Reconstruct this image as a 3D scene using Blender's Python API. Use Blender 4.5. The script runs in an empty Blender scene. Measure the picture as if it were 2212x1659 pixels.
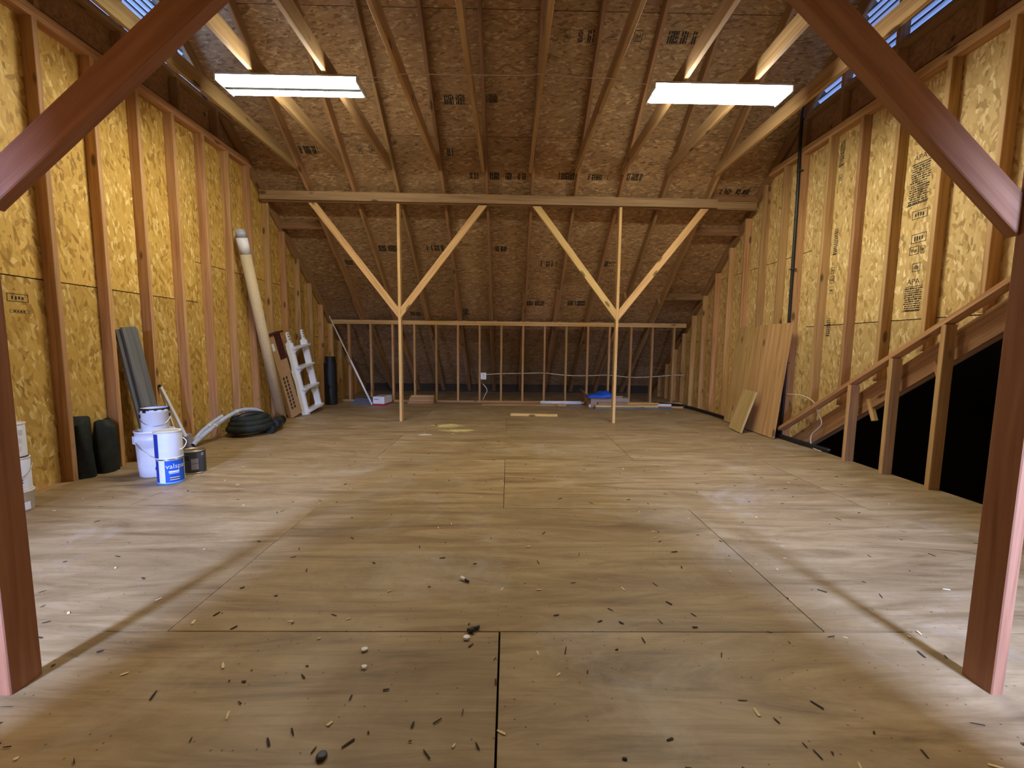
import bpy, math, random
from mathutils import Vector, Matrix
random.seed(7)
scene = bpy.context.scene
COL = scene.collection

# ---------------------------------------------------------------- camera
IMG_W = 2212.0
F_PX, PITCH, YAW, ROLL, CAM_H = 919.65, 0.0985, 0.0141, -0.0112, 1.0515
PPX, PPY = 4.71, 11.73
cy, sy, cp, sp = math.cos(YAW), math.sin(YAW), math.cos(PITCH), math.sin(PITCH)
fwd = Vector((sy*cp, cy*cp, -sp)); right = Vector((cy, -sy, 0)); down = fwd.cross(right)
c, s = math.cos(ROLL), math.sin(ROLL)
r2 = right*c + down*s; d2 = down*c - right*s
cam_data = bpy.data.cameras.new('camera'); cam = bpy.data.objects.new('camera', cam_data); COL.objects.link(cam)
cam_data.sensor_fit = 'HORIZONTAL'; cam_data.sensor_width = 36.0; cam_data.lens = F_PX/IMG_W*36.0
cam_data.shift_x = -PPX/IMG_W; cam_data.shift_y = PPY/IMG_W
cam_data.clip_start = 0.02; cam_data.clip_end = 200
up, back = -d2, -fwd
cam.matrix_world = Matrix(((r2.x, up.x, back.x, 0), (r2.y, up.y, back.y, 0), (r2.z, up.z, back.z, CAM_H), (0, 0, 0, 1)))
scene.camera = cam

# ---------------------------------------------------------------- light and exposure
vs = scene.view_settings
vs.view_transform = 'Standard'; vs.look = 'None'; vs.exposure = 0.18; vs.gamma = 1.0; vs.use_curve_mapping = False
world = bpy.data.worlds.new('sky'); scene.world = world; world.use_nodes = True
bg = world.node_tree.nodes['Background']
bg.inputs[0].default_value = (0.30, 0.50, 1.0, 1); bg.inputs[1].default_value = 6.0
TUBE_STRENGTH = 76.0
WINDOW_POWER = 620.0
DORMERS = (-1.97, 1.87)
for wx in DORMERS:                               # daylight in the two dormer windows behind the camera
    ld = bpy.data.lights.new('window_daylight', 'AREA'); ld.shape = 'RECTANGLE'; ld.size = 0.38; ld.size_y = 0.8
    ld.energy = WINDOW_POWER; ld.color = (0.34, 0.48, 1.0)
    lo = bpy.data.objects.new('window_daylight', ld); COL.objects.link(lo)
    lo.location = (wx, -1.44, 2.05); lo.rotation_euler = (math.radians(90), 0, 0)

# ---------------------------------------------------------------- helpers
def wm(o):
    m = o.matrix_basis.copy()
    return wm(o.parent) @ m if o.parent else m

def link(name, data, parent=None, M=None):
    o = bpy.data.objects.new(name, data); COL.objects.link(o)
    M = M or Matrix.Identity(4)
    if parent is not None:
        o.parent = parent; o.matrix_basis = wm(parent).inverted() @ M
    else:
        o.matrix_basis = M
    return o

def tag(o, label=None, cat=None, group=None, kind=None):
    if label: o['label'] = label
    if cat: o['category'] = cat
    if group: o['group'] = group
    if kind: o['kind'] = kind
    return o

def thing(name, label, cat, loc=(0, 0, 0), rz=0.0, group=None):
    o = link(name, None, None, Matrix.Translation(loc) @ Matrix.Rotation(rz, 4, 'Z'))
    o.empty_display_size = 0.1
    return tag(o, label, cat, group)

def structure(name):
    o = link(name, None); o['kind'] = 'structure'; o.empty_display_size = 0.1
    return o

def frame(origin, X, Y, Z):
    return Matrix(((X[0], Y[0], Z[0], origin[0]), (X[1], Y[1], Z[1], origin[1]), (X[2], Y[2], Z[2], origin[2]), (0, 0, 0, 1)))

class MB:
    def __init__(self): self.v = []; self.f = []; self.smooth = []; self.mi = []
    def add(self, vs_, fs, smooth=False, mi=0):
        n = len(self.v); self.v += [tuple(p) for p in vs_]
        for f in fs: self.f.append([i+n for i in f]); self.smooth.append(smooth); self.mi.append(mi)
        return self
    def box(self, x0, x1, y0, y1, z0, z1, mi=0):
        return self.add([(x0, y0, z0), (x1, y0, z0), (x1, y1, z0), (x0, y1, z0), (x0, y0, z1), (x1, y0, z1), (x1, y1, z1), (x0, y1, z1)],
                        [(0, 3, 2, 1), (4, 5, 6, 7), (0, 1, 5, 4), (1, 2, 6, 5), (2, 3, 7, 6), (3, 0, 4, 7)], mi=mi)
    def prism(self, poly, t0, t1, mi=0, fn=None):          # polygon in local xy, extruded along local z
        n = len(poly); fn = fn or (lambda u, v, w: (u, v, w))
        vs_ = [fn(u, v, t0) for u, v in poly] + [fn(u, v, t1) for u, v in poly]
        fs = [tuple(range(n-1, -1, -1)), tuple(range(n, 2*n))] + [(i, (i+1) % n, n+(i+1) % n, n+i) for i in range(n)]
        return self.add(vs_, fs, mi=mi)
    def lathe(self, prof, seg=32, mi=0, cx=0, cy=0, cap=(True, True)):
        vs_ = []; fs = []
        for r, z in prof:
            for k in range(seg):
                a = 2*math.pi*k/seg; vs_.append((cx+r*math.cos(a), cy+r*math.sin(a), z))
        for j in range(len(prof)-1):
            for k in range(seg):
                k2 = (k+1) % seg; fs.append((j*seg+k, j*seg+k2, (j+1)*seg+k2, (j+1)*seg+k))
        self.add(vs_, fs, True, mi)
        n = len(self.v)-len(vs_)
        if cap[0]: self.f.append([n+k for k in range(seg-1, -1, -1)]); self.smooth.append(False); self.mi.append(mi)
        if cap[1]: self.f.append([n+(len(prof)-1)*seg+k for k in range(seg)]); self.smooth.append(False); self.mi.append(mi)
        return self
    def tube(self, path, r, seg=8, mi=0, cap=True):
        pts = [Vector(p) for p in path]; rs = r if isinstance(r, (list, tuple)) else [r]*len(pts)
        vs_ = []; fs = []; ref = None
        for i, p in enumerate(pts):
            t = (pts[min(i+1, len(pts)-1)]-pts[max(i-1, 0)]).normalized()
            if ref is None:
                ref = Vector((0, 0, 1)) if abs(t.z) < .9 else Vector((1, 0, 0))
            a = (ref - t*ref.dot(t)).normalized(); b = t.cross(a); ref = a
            for k in range(seg):
                g = 2*math.pi*k/seg; vs_.append(p + a*(math.cos(g)*rs[i]) + b*(math.sin(g)*rs[i]))
        for j in range(len(pts)-1):
            for k in range(seg):
                k2 = (k+1) % seg; fs.append((j*seg+k, j*seg+k2, (j+1)*seg+k2, (j+1)*seg+k))
        self.add(vs_, fs, True, mi)
        if cap:
            n = len(self.v)-len(vs_)
            self.f.append([n+k for k in range(seg-1, -1, -1)]); self.smooth.append(False); self.mi.append(mi)
            self.f.append([n+(len(pts)-1)*seg+k for k in range(seg)]); self.smooth.append(False); self.mi.append(mi)
        return self
    def mesh(self, name, mats):
        me = bpy.data.meshes.new(name); me.from_pydata(self.v, [], self.f)
        for m in (mats if isinstance(mats, (list, tuple)) else [mats]): me.materials.append(m)
        me.polygons.foreach_set('use_smooth', self.smooth); me.polygons.foreach_set('material_index', self.mi)
        me.update(); return me
    def build(self, name, mats, parent=None, M=None):
        return link(name, self.mesh(name, mats), parent, M)

def smoothpath(pts, n=6):                                   # Catmull-Rom through points
    P = [Vector(p) for p in pts]; out = []
    for i in range(len(P)-1):
        a, b, c_, d = P[max(i-1, 0)], P[i], P[i+1], P[min(i+2, len(P)-1)]
        for k in range(n):
            t = k/n
            out.append(0.5*((2*b)+(c_-a)*t+(2*a-5*b+4*c_-d)*t*t+(3*b-a-3*c_+d)*t**3))
    out.append(P[-1]); return out

LUM = {}
def lumber(name, parent, P0, P1, w, d, mat, side, s0=0.0, s1=0.0, ch=0.003):
    """a board from P0 to P1: w wide along `side`, d deep across it; s0, s1 slant its two ends"""
    P0, P1 = Vector(P0), Vector(P1); L = (P1-P0).length; Z = (P1-P0).normalized()
    X = Vector(side); X = (X - Z*X.dot(Z)).normalized(); Y = Z.cross(X)
    key = (round(w, 4), round(d, 4), round(L, 3), round(s0, 3), round(s1, 3), mat.name)
    if key not in LUM:
        a, b = w/2, d/2
        ring = [(-a+ch, -b), (a-ch, -b), (a, -b+ch), (a, b-ch), (a-ch, b), (-a+ch, b), (-a, b-ch), (-a, -b+ch)]
        m = MB(); vs_ = [(x, y, -L/2+s0*x) for x, y in ring] + [(x, y, L/2+s1*x) for x, y in ring]
        m.add(vs_, [tuple(range(7, -1, -1)), tuple(range(8, 16))] + [(i, (i+1) % 8, 8+(i+1) % 8, 8+i) for i in range(8)])
        LUM[key] = m.mesh(name, mat)
    return link(name, LUM[key], parent, frame((P0+P1)/2, X, Y, Z))

def clip(poly, a, b, c_):                                    # keep a*u + b*v <= c
    out = []
    for i in range(len(poly)):
        p, q = poly[i], poly[(i+1) % len(poly)]; fp, fq = a*p[0]+b*p[1]-c_, a*q[0]+b*q[1]-c_
        if fp <= 0: out.append(p)
        if fp*fq < 0:
            t = fp/(fp-fq); out.append((p[0]+t*(q[0]-p[0]), p[1]+t*(q[1]-p[1])))
    return out

def panel(name, parent, origin, U, V, poly, t, mat):
    """flat sheet: polygon in (u, v) about `origin`, thickness t towards U x V"""
    if len(poly) < 3: return None
    u0, v0 = min(p[0] for p in poly), min(p[1] for p in poly)
    U, V = Vector(U), Vector(V); N = U.cross(V)
    area = sum(poly[i][0]*poly[(i+1) % len(poly)][1]-poly[(i+1) % len(poly)][0]*poly[i][1] for i in range(len(poly)))
    if area < 0: poly = poly[::-1]
    m = MB().prism([(u-u0, v-v0) for u, v in poly], 0, t)
    return m.build(name, mat, parent, frame(Vector(origin)+U*u0+V*v0, U, V, N))

# ---------------------------------------------------------------- materials
class NT:
    def __init__(self, name):
        self.m = bpy.data.materials.new(name); self.m.use_nodes = True; self.t = self.m.node_tree
        self.b = self.t.nodes['Principled BSDF']; self.out = self.t.nodes['Material Output']
    def n(self, typ, **kw):
        nd = self.t.nodes.new(typ)
        for k, v in kw.items(): setattr(nd, k, v)
        return nd
    def l(self, a, b): self.t.links.new(a, b)
    def coords(self, mult=37.0):
        tc = self.n('ShaderNodeTexCoord'); oi = self.n('ShaderNodeObjectInfo')
        mu = self.n('ShaderNodeMath', operation='MULTIPLY'); mu.inputs[1].default_value = mult; self.l(oi.outputs['Random'], mu.inputs[0])
        cb = self.n('ShaderNodeCombineXYZ')
        for i in range(3): self.l(mu.outputs[0], cb.inputs[i])
        ad = self.n('ShaderNodeVectorMath', operation='ADD'); self.l(tc.outputs['Object'], ad.inputs[0]); self.l(cb.outputs[0], ad.inputs[1])
        self.rand = oi.outputs['Random']
        return ad.outputs[0]
    def mapping(self, v, scale=(1, 1, 1), rot=(0, 0, 0), loc=(0, 0, 0)):
        mp = self.n('ShaderNodeMapping'); self.l(v, mp.inputs[0])
        mp.inputs['Location'].default_value = loc; mp.inputs['Rotation'].default_value = rot; mp.inputs['Scale'].default_value = scale
        return mp.outputs[0]
    def noise(self, v, scale=1, detail=3, rough=.5, dist=0):
        nd = self.n('ShaderNodeTexNoise'); self.l(v, nd.inputs['Vector'])
        nd.inputs['Scale'].default_value = scale; nd.inputs['Detail'].default_value = detail
        nd.inputs['Roughness'].default_value = rough; nd.inputs['Distortion'].default_value = dist
        return nd
    def voro(self, v, scale=1, dim='3D', feature='F1', rnd=1.0):
        nd = self.n('ShaderNodeTexVoronoi', voronoi_dimensions=dim, feature=feature); self.l(v, nd.inputs['Vector'])
        nd.inputs['Scale'].default_value = scale; nd.inputs['Randomness'].default_value = rnd
        return nd
    def ramp(self, f, stops):
        r = self.n('ShaderNodeValToRGB'); self.l(f, r.inputs[0]); e = r.color_ramp.elements
        while len(e) < len(stops): e.new(0.5)
        for el, (p, col) in zip(e, stops): el.position = p; el.color = (*col, 1)
        return r.outputs[0]
    def maprange(self, f, a, b, c_=0.0, d=1.0):
        r = self.n('ShaderNodeMapRange'); self.l(f, r.inputs[0])
        for i, v in enumerate((a, b, c_, d)): r.inputs[i+1].default_value = v
        return r.outputs[0]
    def math(self, op, a, b=None):
        r = self.n('ShaderNodeMath', operation=op)
        for i, v in enumerate((a, b)):
            if v is None: continue
            if isinstance(v, (int, float)): r.inputs[i].default_value = v
            else: self.l(v, r.inputs[i])
        return r.outputs[0]
    def mix(self, f, a, b, typ='MIX'):
        r = self.n('ShaderNodeMix', data_type='RGBA', blend_type=typ)
        for s_, v in ((r.inputs[0], f), (r.inputs[6], a), (r.inputs[7], b)):
            if isinstance(v, (int, float)): s_.default_value = v
            elif isinstance(v, tuple): s_.default_value = (*v, 1)
            else: self.l(v, s_)
        return r.outputs[2]
    def hsv(self, col, val=None, hue=None, sat=None):
        r = self.n('ShaderNodeHueSaturation'); self.l(col, r.inputs['Color'])
        for k, v in (('Value', val), ('Hue', hue), ('Saturation', sat)):
            if v is None: continue
            if isinstance(v, (int, float)): r.inputs[k].default_value = v
            else: self.l(v, r.inputs[k])
        return r.outputs[0]
    def bump(self, h, strength=.3, dist=.002):
        r = self.n('ShaderNodeBump'); self.l(h, r.inputs['Height']); r.inputs['Strength'].default_value = strength; r.inputs['Distance'].default_value = dist
        self.l(r.outputs[0], self.b.inputs['Normal'])
    def finish(self, col=None, rough=.6, metal=0.0, spec=.35):
        if col is not None:
            if isinstance(col, tuple): self.b.inputs['Base Color'].default_value = (*col, 1)
            else: self.l(col, self.b.inputs['Base Color'])
        if isinstance(rough, (int, float)): self.b.inputs['Roughness'].default_value = rough
        else: self.l(rough, self.b.inputs['Roughness'])
        self.b.inputs['Metallic'].default_value = metal; self.b.inputs['Specular IOR Level'].default_value = spec
        return self.m

def mat_wood(name, dark, mid, light, knots=True, vlo=.78, vhi=1.12):
    t = NT(name); co = t.coords()
    g = t.noise(t.mapping(co, (26, 26, 1.1)), 1, 4, .55, .8).outputs[0]
    col = t.ramp(g, [(.28, dark), (.5, mid), (.72, light)])
    fine = t.noise(t.mapping(co, (170, 170, 4)), 1, 2).outputs[0]
    col = t.mix(t.maprange(fine, .35, .7, 0, .22), col, dark)
    if knots:
        wob = t.noise(t.mapping(co, (9, 9, 3)), 1, 2)
        v = t.voro(t.mapping(co, (6.0, 6.0, 2.3)), 1).outputs['Distance']
        k = t.maprange(t.math('ADD', v, t.math('MULTIPLY', wob.outputs[0], .10)), .13, .20, 1, 0)
        col = t.mix(t.math('MULTIPLY', k, .8), col, tuple(x*.22 for x in dark))
    col = t.hsv(col, t.maprange(t.rand, 0, 1, vlo, vhi), t.maprange(t.math('FRACT', t.math('MULTIPLY', t.rand, 13.7)), 0, 1, .492, .508))
    t.bump(fine, .15, .001)
    return t.finish(col, .62, 0, .25)

def mat_osb(name, dark, mid, base, pale, horizontal=False, vlo=.85, vhi=1.1, flake=(.030, .11)):
    t = NT(name); co = t.coords(53.0)
    wob = t.noise(co, 14, 2)
    wv = t.n('ShaderNodeVectorMath', operation='SCALE'); t.l(wob.outputs['Color'], wv.inputs[0]); wv.inputs['Scale'].default_value = .035
    ad = t.n('ShaderNodeVectorMath', operation='ADD'); t.l(co, ad.inputs[0]); t.l(wv.outputs[0], ad.inputs[1]); co2 = ad.outputs[0]
    base_rot = math.pi/2 if horizontal else 0.0
    fw, fl = flake
    lay = []
    for rot, k in (((.08, 1.0), (.34, .9), (-.30, .85), (-.06, 1.5)) if horizontal else ((.12, 1.0), (.75, .9), (-.62, .85), (-.1, 1.5))):
        v = t.mapping(t.mapping(co2, rot=(0, 0, rot+base_rot)), (k/fw, k/fl, 0.0), loc=(rot*9, rot*5, 0))
        vo = t.voro(v, 1, '2D')
        sep = t.n('ShaderNodeSeparateColor'); t.l(vo.outputs['Color'], sep.inputs[0])
        lay.append((sep.outputs[0], sep.outputs[1], vo.outputs['Distance']))
    val, dist = lay[0][0], lay[0][2]
    for r, g, d in lay[1:]:
        pick = t.math('GREATER_THAN', g, .56)
        m1 = t.n('ShaderNodeMix', data_type='FLOAT'); t.l(pick, m1.inputs[0]); t.l(val, m1.inputs[2]); t.l(r, m1.inputs[3]); val = m1.outputs[0]
        m2 = t.n('ShaderNodeMix', data_type='FLOAT'); t.l(pick, m2.inputs[0]); t.l(dist, m2.inputs[2]); t.l(d, m2.inputs[3]); dist = m2.outputs[0]
    big = t.noise(co, 1.6, 2).outputs[0]
    val2 = t.math('ADD', t.math('MULTIPLY', val, .72), t.math('MULTIPLY', big, .30))
    col = t.ramp(val2, [(.07, dark), (.25, mid), (.46, base), (.70, base), (.92, pale)])
    edge = t.maprange(dist, .52, .85, 0, .38)
    col = t.mix(edge, col, mid)
    fine = t.noise(t.mapping(co2, (220, 25, 1), rot=(0, 0, base_rot)), 1, 2).outputs[0]
    col = t.mix(t.maprange(fine, .4, .75, 0, .25), col, mid)
    col = t.hsv(col, t.maprange(t.rand, 0, 1, vlo, vhi))
    return t.finish(col, .58, 0, .3)

def mat_floor(name):
    t = NT(name); co = t.coords(29.0)
    geo = t.n('ShaderNodeNewGeometry').outputs['Position']
    g = t.noise(t.mapping(co, (.8, 5.0, 1)), 1, 7, .66, 2.2).outputs[0]
    col = t.ramp(g, [(.28, (.13, .078, .032)), (.43, (.26, .172, .078)), (.56, (.345, .238, .115)), (.74, (.43, .315, .17))])
    st = t.noise(t.mapping(co, (2.2, 75, 1)), 1, 3, .6, .3).outputs[0]
    col = t.mix(t.maprange(st, .52, .76, 0, .42), col, (.15, .092, .042))
    stain = t.noise(t.mapping(geo, (.7, 1.1, 1)), 1.5, 6, .68, .8).outputs[0]
    col = t.mix(t.maprange(stain, .48, .66, 0, .55), col, (.20, .128, .055))
    dust = t.noise(t.mapping(geo, (.9, 1.2, 1), loc=(4, 9, 0)), 1.3, 7, .7, .5).outputs[0]
    col = t.mix(t.maprange(dust, .54, .72, 0, .5), col, (.46, .40, .32))
    sp_ = t.voro(t.mapping(geo, (1, 1, 0)), 34, '2D')
    sepc = t.n('ShaderNodeSeparateColor'); t.l(sp_.outputs['Color'], sepc.inputs[0])
    spot = t.math('MULTIPLY', t.maprange(sp_.outputs['Distance'], .06, .13, 1, 0), t.math('GREATER_THAN', sepc.outputs[0], .93))
    col = t.mix(t.math('MULTIPLY', spot, .75), col, (.05, .03, .018))
    col = t.hsv(col, t.maprange(t.rand, 0, 1, .93, 1.06))
    t.bump(st, .12, .001)
    return t.finish(col, t.maprange(stain, .3, .7, .42, .62), 0, .42)

def mat_plain(name, col, rough=.5, metal=0, spec=.4, var=.0, nscale=20.0, bump=0.0):
    t = NT(name)
    if var > 0:
        co = t.coords(11.0); n_ = t.noise(co, nscale, 4, .6).outputs[0]
        cc = t.mix(t.maprange(n_, .3, .7, 0, 1), tuple(x*(1-var) for x in col), tuple(min(1, x*(1+var)) for x in col))
        if bump: t.bump(n_, bump, .004)
        return t.finish(cc, rough, metal, spec)
    return t.finish(col, rough, metal, spec)

def mat_emit(name, col, strength):
    t = NT(name); e = t.n('ShaderNodeEmission'); e.inputs[0].default_value = (*col, 1); e.inputs[1].default_value = strength
    t.l(e.outputs[0], t.out.inputs[0]); return t.m

M = {}
M['stud'] = mat_wood('pine_stud', (.33, .165, .065), (.50, .285, .12), (.60, .375, .175))
M['fresh'] = mat_wood('pine_fresh', (.48, .27, .095), (.66, .42, .165), (.74, .50, .22), vlo=.95, vhi=1.05)
M['rafter'] = mat_wood('rafter_pine', (.26, .135, .056), (.39, .22, .096), (.49, .30, .142))
M['joist'] = mat_wood('joist_pine', (.34, .20, .08), (.48, .30, .13), (.58, .39, .18))
M['beam'] = mat_wood('beam_wood', (.25, .15, .065), (.40, .26, .12), (.50, .34, .17))
M['redwood'] = mat_wood('front_post_wood', (.24, .095, .045), (.34, .15, .075), (.41, .20, .105), False, vlo=.95, vhi=1.05)
M['osb'] = mat_osb('osb_wall', (.24, .125, .025), (.45, .26, .052), (.60, .375, .088), (.86, .66, .27), flake=(.024, .085))
M['osb_pale'] = mat_osb('osb_wall_pale', (.22, .13, .035), (.46, .30, .10), (.60, .42, .165), (.86, .70, .38), flake=(.024, .085))
M['osb_roof_dimmed'] = mat_osb('osb_roof_dimmed', (.16, .085, .036), (.32, .185, .082), (.44, .275, .13), (.70, .52, .29), True, .82, 1.12, (.020, .075))  # same board as the walls, darkened for the weaker light under the roof
M['ply_floor'] = mat_floor('plywood_floor')
M['dark'] = mat_plain('dark_backing_and_shade', (.05, .032, .02), .9)  # bare backing; on the wing and the eave it stands in for shade
M['ply'] = mat_wood('plywood_sheet', (.34, .18, .065), (.52, .315, .12), (.64, .42, .18), True, .95, 1.05)
M['ply_pale'] = mat_wood('plywood_offcut', (.34, .22, .08), (.50, .35, .13), (.60, .44, .19), False, .95, 1.05)
M['ink'] = mat_plain('black_print', (.03, .024, .016), .8)
M['black'] = mat_plain('black_plastic', (.012, .012, .012), .45)
M['blackcloth'] = mat_plain('dark_green_cloth', (.012, .016, .010), .75, var=.5, nscale=14, bump=.4)
M['white'] = mat_plain('white_plastic', (.78, .80, .84), .38, var=.04, nscale=8)
M['whitelabel'] = mat_plain('white_paper', (.74, .75, .78), .55, var=.05, nscale=12)
M['offwhite'] = mat_plain('offwhite_plastic', (.62, .58, .48), .45, var=.10, nscale=10)
M['blue'] = mat_plain('blue_label', (.012, .10, .50), .4)
M['cyan'] = mat_plain('cyan_rim', (.03, .30, .85), .4)
M['darkblue'] = mat_plain('dark_blue_stripe', (.012, .04, .30), .4)
M['charcoal'] = mat_plain('charcoal_label', (.055, .055, .058), .5)
M['greylabel'] = mat_plain('grey_label', (.30, .29, .33), .5)
M['steel'] = mat_plain('tin_rim', (.55, .53, .48), .32, 1.0, .5)
M['greyboard'] = mat_wood('weathered_grey_board', (.085, .085, .075), (.14, .14, .125), (.20, .20, .18), False, .95, 1.05)
M['shingle'] = mat_plain('grey_slat', (.11, .105, .12), .7, var=.2, nscale=30)
M['card'] = mat_plain('cardboard', (.42, .26, .125), .8, var=.08, nscale=18)
M['cardgrey'] = mat_plain('grey_cardboard', (.36, .27, .21), .8, var=.10, nscale=18)
M['tube'] = mat_plain('kraft_tube', (.58, .46, .28), .7, var=.06, nscale=25)
M['maroon'] = mat_plain('maroon_print', (.055, .012, .010), .6)
M['red'] = mat_plain('red_print', (.42, .015, .03), .5)
M['hosegrey'] = mat_plain('grey_hose', (.40, .42, .47), .5, var=.15, nscale=30)
M['tarp'] = mat_plain('blue_tarp', (.01, .085, .55), .42, var=.2, nscale=12, bump=.3)
M['wire'] = mat_plain('cable_sheath', (.58, .52, .40), .5)
M['rope'] = mat_plain('grey_brown_block', (.25, .21, .17), .8, var=.2, nscale=25)
M['chip'] = mat_plain('pale_chip', (.68, .54, .30), .7, var=.15, nscale=60)
M['speck'] = mat_plain('dark_speck', (.035, .024, .015), .8)
M['louver'] = mat_plain('louver_metal', (.80, .84, .92), .45)
M['fixture'] = mat_plain('fixture_enamel', (.80, .82, .85), .35)
M['lens'] = mat_emit('lit_lens', (1.0, .965, .83), TUBE_STRENGTH)
M['paint'] = mat_plain('painted_frame', (.75, .76, .78), .4)
M['spill'] = mat_plain('pale_paint_spill', (.60, .60, .52), .6)
g_ = NT('window_glass'); g_.b.inputs['Transmission Weight'].default_value = 1.0; M['glass'] = g_.finish((.9, .95, 1.0), .02, 0, .5)

# ---------------------------------------------------------------- shape of the attic
XL, XR = -3.29, 3.34            # room faces of the gable studs
OSBL, OSBR = -3.38, 3.43        # sheathing planes
YK, ZK = 8.023, 1.528           # knee wall face and height
SL = 0.76                       # roof slope
RIDGE = 3.58
def rbot(y): return ZK + SL*(8.02-y)          # underside of the rafters, back slope
def rsheath(y): return rbot(y) + 0.175        # underside of the roof boards
ZT = 3.278                      # underside of the top plates
NS = math.sqrt(1+SL*SL)

# ---- floor
floor = structure('floor')
MB().box(-3.6, 3.31, -2.3, 5.0, -.12, -.020).box(-3.6, 3.6, 5.0, 10.2, -.12, -.020).build('subfloor', M['dark'], floor)
S = 1.2192; A0 = 1.4863; CX = -.0231
for j in range(-3, 8):
    y0, y1 = A0+(j)*S, A0+(j+1)*S
    off = CX + (S if j % 2 == 0 else 0.0)
    xr_edge = 3.305 if y0 < 4.6 else 3.42
    xs = [off + k*2*S for k in range(-3, 4)]
    for k in range(len(xs)-1):
        a, b = max(xs[k], -3.385), min(xs[k+1], xr_edge)
        if b-a < .05: continue
        g = .0035 if j == -1 else .0018
        h = random.uniform(-.0012, .0012)
        m = MB().box(0, b-a-2*g, 0, y1-y0-.004, -.018, 0)
        m.build('plywood_sheet', M['ply_floor'], floor, Matrix.Translation((a+g, y0+.002, h)))

# ---- gable wall on the side of the paint cans
wl = structure('wall_left')
for k in range(-4, 17):
    y = 3.193 + k*.4064
    if y > 9.6: continue
    top = ZT if y < 5.55 else min(ZT, rbot(y+.04)-.004)
    lumber('stud', wl, (XL-.0445, y+.019, 0), (XL-.0445, y+.019, top), .089, .038, M['stud'], (1, 0, 0))
lumber('bottom_plate', wl, (XL-.0445, -1.0, -.0195), (XL-.0445, 9.7, -.0195), .089, .038, M['stud'], (1, 0, 0))
for q in range(2):
    lumber('top_plate', wl, (XL-.0445, 0.4, ZT+.019+q*.0385), (XL-.0445, 5.70-q*.05, ZT+.019+q*.0385), .089, .038, M['stud'], (1, 0, 0))
def gable_panels(parent, x, side, rows):
    """rows: (y0, y1, [z breaks]) sheets clipped to the roof line"""
    for y0, y1, zb in rows:
        for i in range(len(zb)-1):
            g = .004
            poly = [(y0+.002, zb[i]+g), (y1-.002, zb[i]+g), (y1-.002, zb[i+1]-g), (y0+.002, zb[i+1]-g)]
            poly = clip(poly, SL, 1, ZK+SL*8.02+.17)
            poly = clip(poly, -SL, 1, ZK+.17+SL*(8.02-2*RIDGE))
            if side > 0:
                poly = clip(poly, -.68, -1, -(1.39+.68*2.918)+.10)   # nothing below the sloping header
            if len(poly) < 3: continue
            if side < 0: panel('sheathing_panel', parent, (x-.012, 0, 0), (0, 1, 0), (0, 0, 1), poly, .012, M['osb'])
            else: panel('sheathing_panel', parent, (x+.012, 0, 0), (0, -1, 0), (0, 0, 1), [(-u, v) for u, v in poly], .012, M['osb_pale'])
gable_panels(wl, OSBL, -1, [(-1.2, 2.30, (-.1, 1.50, 3.42)), (2.30, 4.74, (-.1, 1.50, 3.42)), (4.74, 7.18, (-.1, 1.93, 3.42)), (7.18, 10.2, (-.1, 1.2, 3.42))])

# ---- gable wall on the side of the lower roof
wr = structure('wall_right')
def head(y): return 1.39-.68*(y-2.918)           # upper edge of the sloping header
right_studs = [1.375, 1.78, 2.187, 2.594, 3.00, 3.41, 3.815, 4.22, 4.63, 5.06] + [5.36+.4064*k for k in range(11)]
for y in right_studs:
    top = ZT if y < 5.55 else min(ZT, rbot(y+.04)-.004)
    bot = 0 if y > 4.95 else max(head(y), .038)
    if y > 4.95 or bot < top-.2:
        lumber('stud', wr, (XR+.0445, y+.019, bot), (XR+.0445, y+.019, top), .089, .038, M['stud'], (1, 0, 0))
lumber('bottom_plate', wr, (XR+.0445, 5.0, -.0195), (XR+.0445, 9.7, -.0195), .089, .038, M['stud'], (1, 0, 0))
for q in range(2):
    lumber('top_plate', wr, (XR+.0445, 0.4, ZT+.019+q*.0385), (XR+.0445, 5.70-q*.05, ZT+.019+q*.0385), .089, .038, M['stud'], (1, 0, 0))
gable_panels(wr, OSBR, 1, [(-1.2, 2.6, (-.1, 1.32, 3.42)), (2.6, 4.92, (-.1, 1.325, 3.42)), (4.92, 7.3, (-.1, 2.18, 3.42)), (7.3, 10.2, (-.1, 1.2, 3.42))])
# sloping header over the opening into the lower roof
def sloped(name, x, w, zf, y0, y1, dep, mat, below=True):
    sg = -1 if below else 1
    n = Vector((0, zf(1)-zf(0), -1)).normalized() * dep/2
    n = Vector((0, -abs(n.y), -abs(n.z))) if (zf(1)-zf(0)) < 0 else Vector((0, abs(n.y), -abs(n.z)))
    return lumber(name, wr, Vector((x, y0, zf(y0)))+n, Vector((x, y1, zf(y1)))+n, w, dep, mat, (1, 0, 0))
sloped('sloped_header', XR+.03, .038, head, 4.98, 1.2, .19, M['rafter'])
sloped('sloped_header', XR+.07, .038, head, 4.98, 1.2, .19, M['rafter'])
def hw(y): return 1.512-.635*(y-2.812)
sloped('sloped_plate', 3.265, .089, hw, 4.98, 1.2, .038, M['stud'])
for y in (3.945, 3.535, 3.125, 2.715, 2.305, 1.90, 1.50):
    lumber('stud', wr, (3.265, y+.019, 0), (3.265, y+.019, hw(y)-.058), .089, .038, M['stud'], (1, 0, 0))
for y, zz in ((3.86, .56), (3.28, .93)):          # short cleats nailed to the header
    lumber('cleat', wr, (XR+.02, y+.03, zz+.05), (XR+.02, y-.05, zz-.14), .038, .04, M['stud'], (1, 0, 0))

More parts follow.
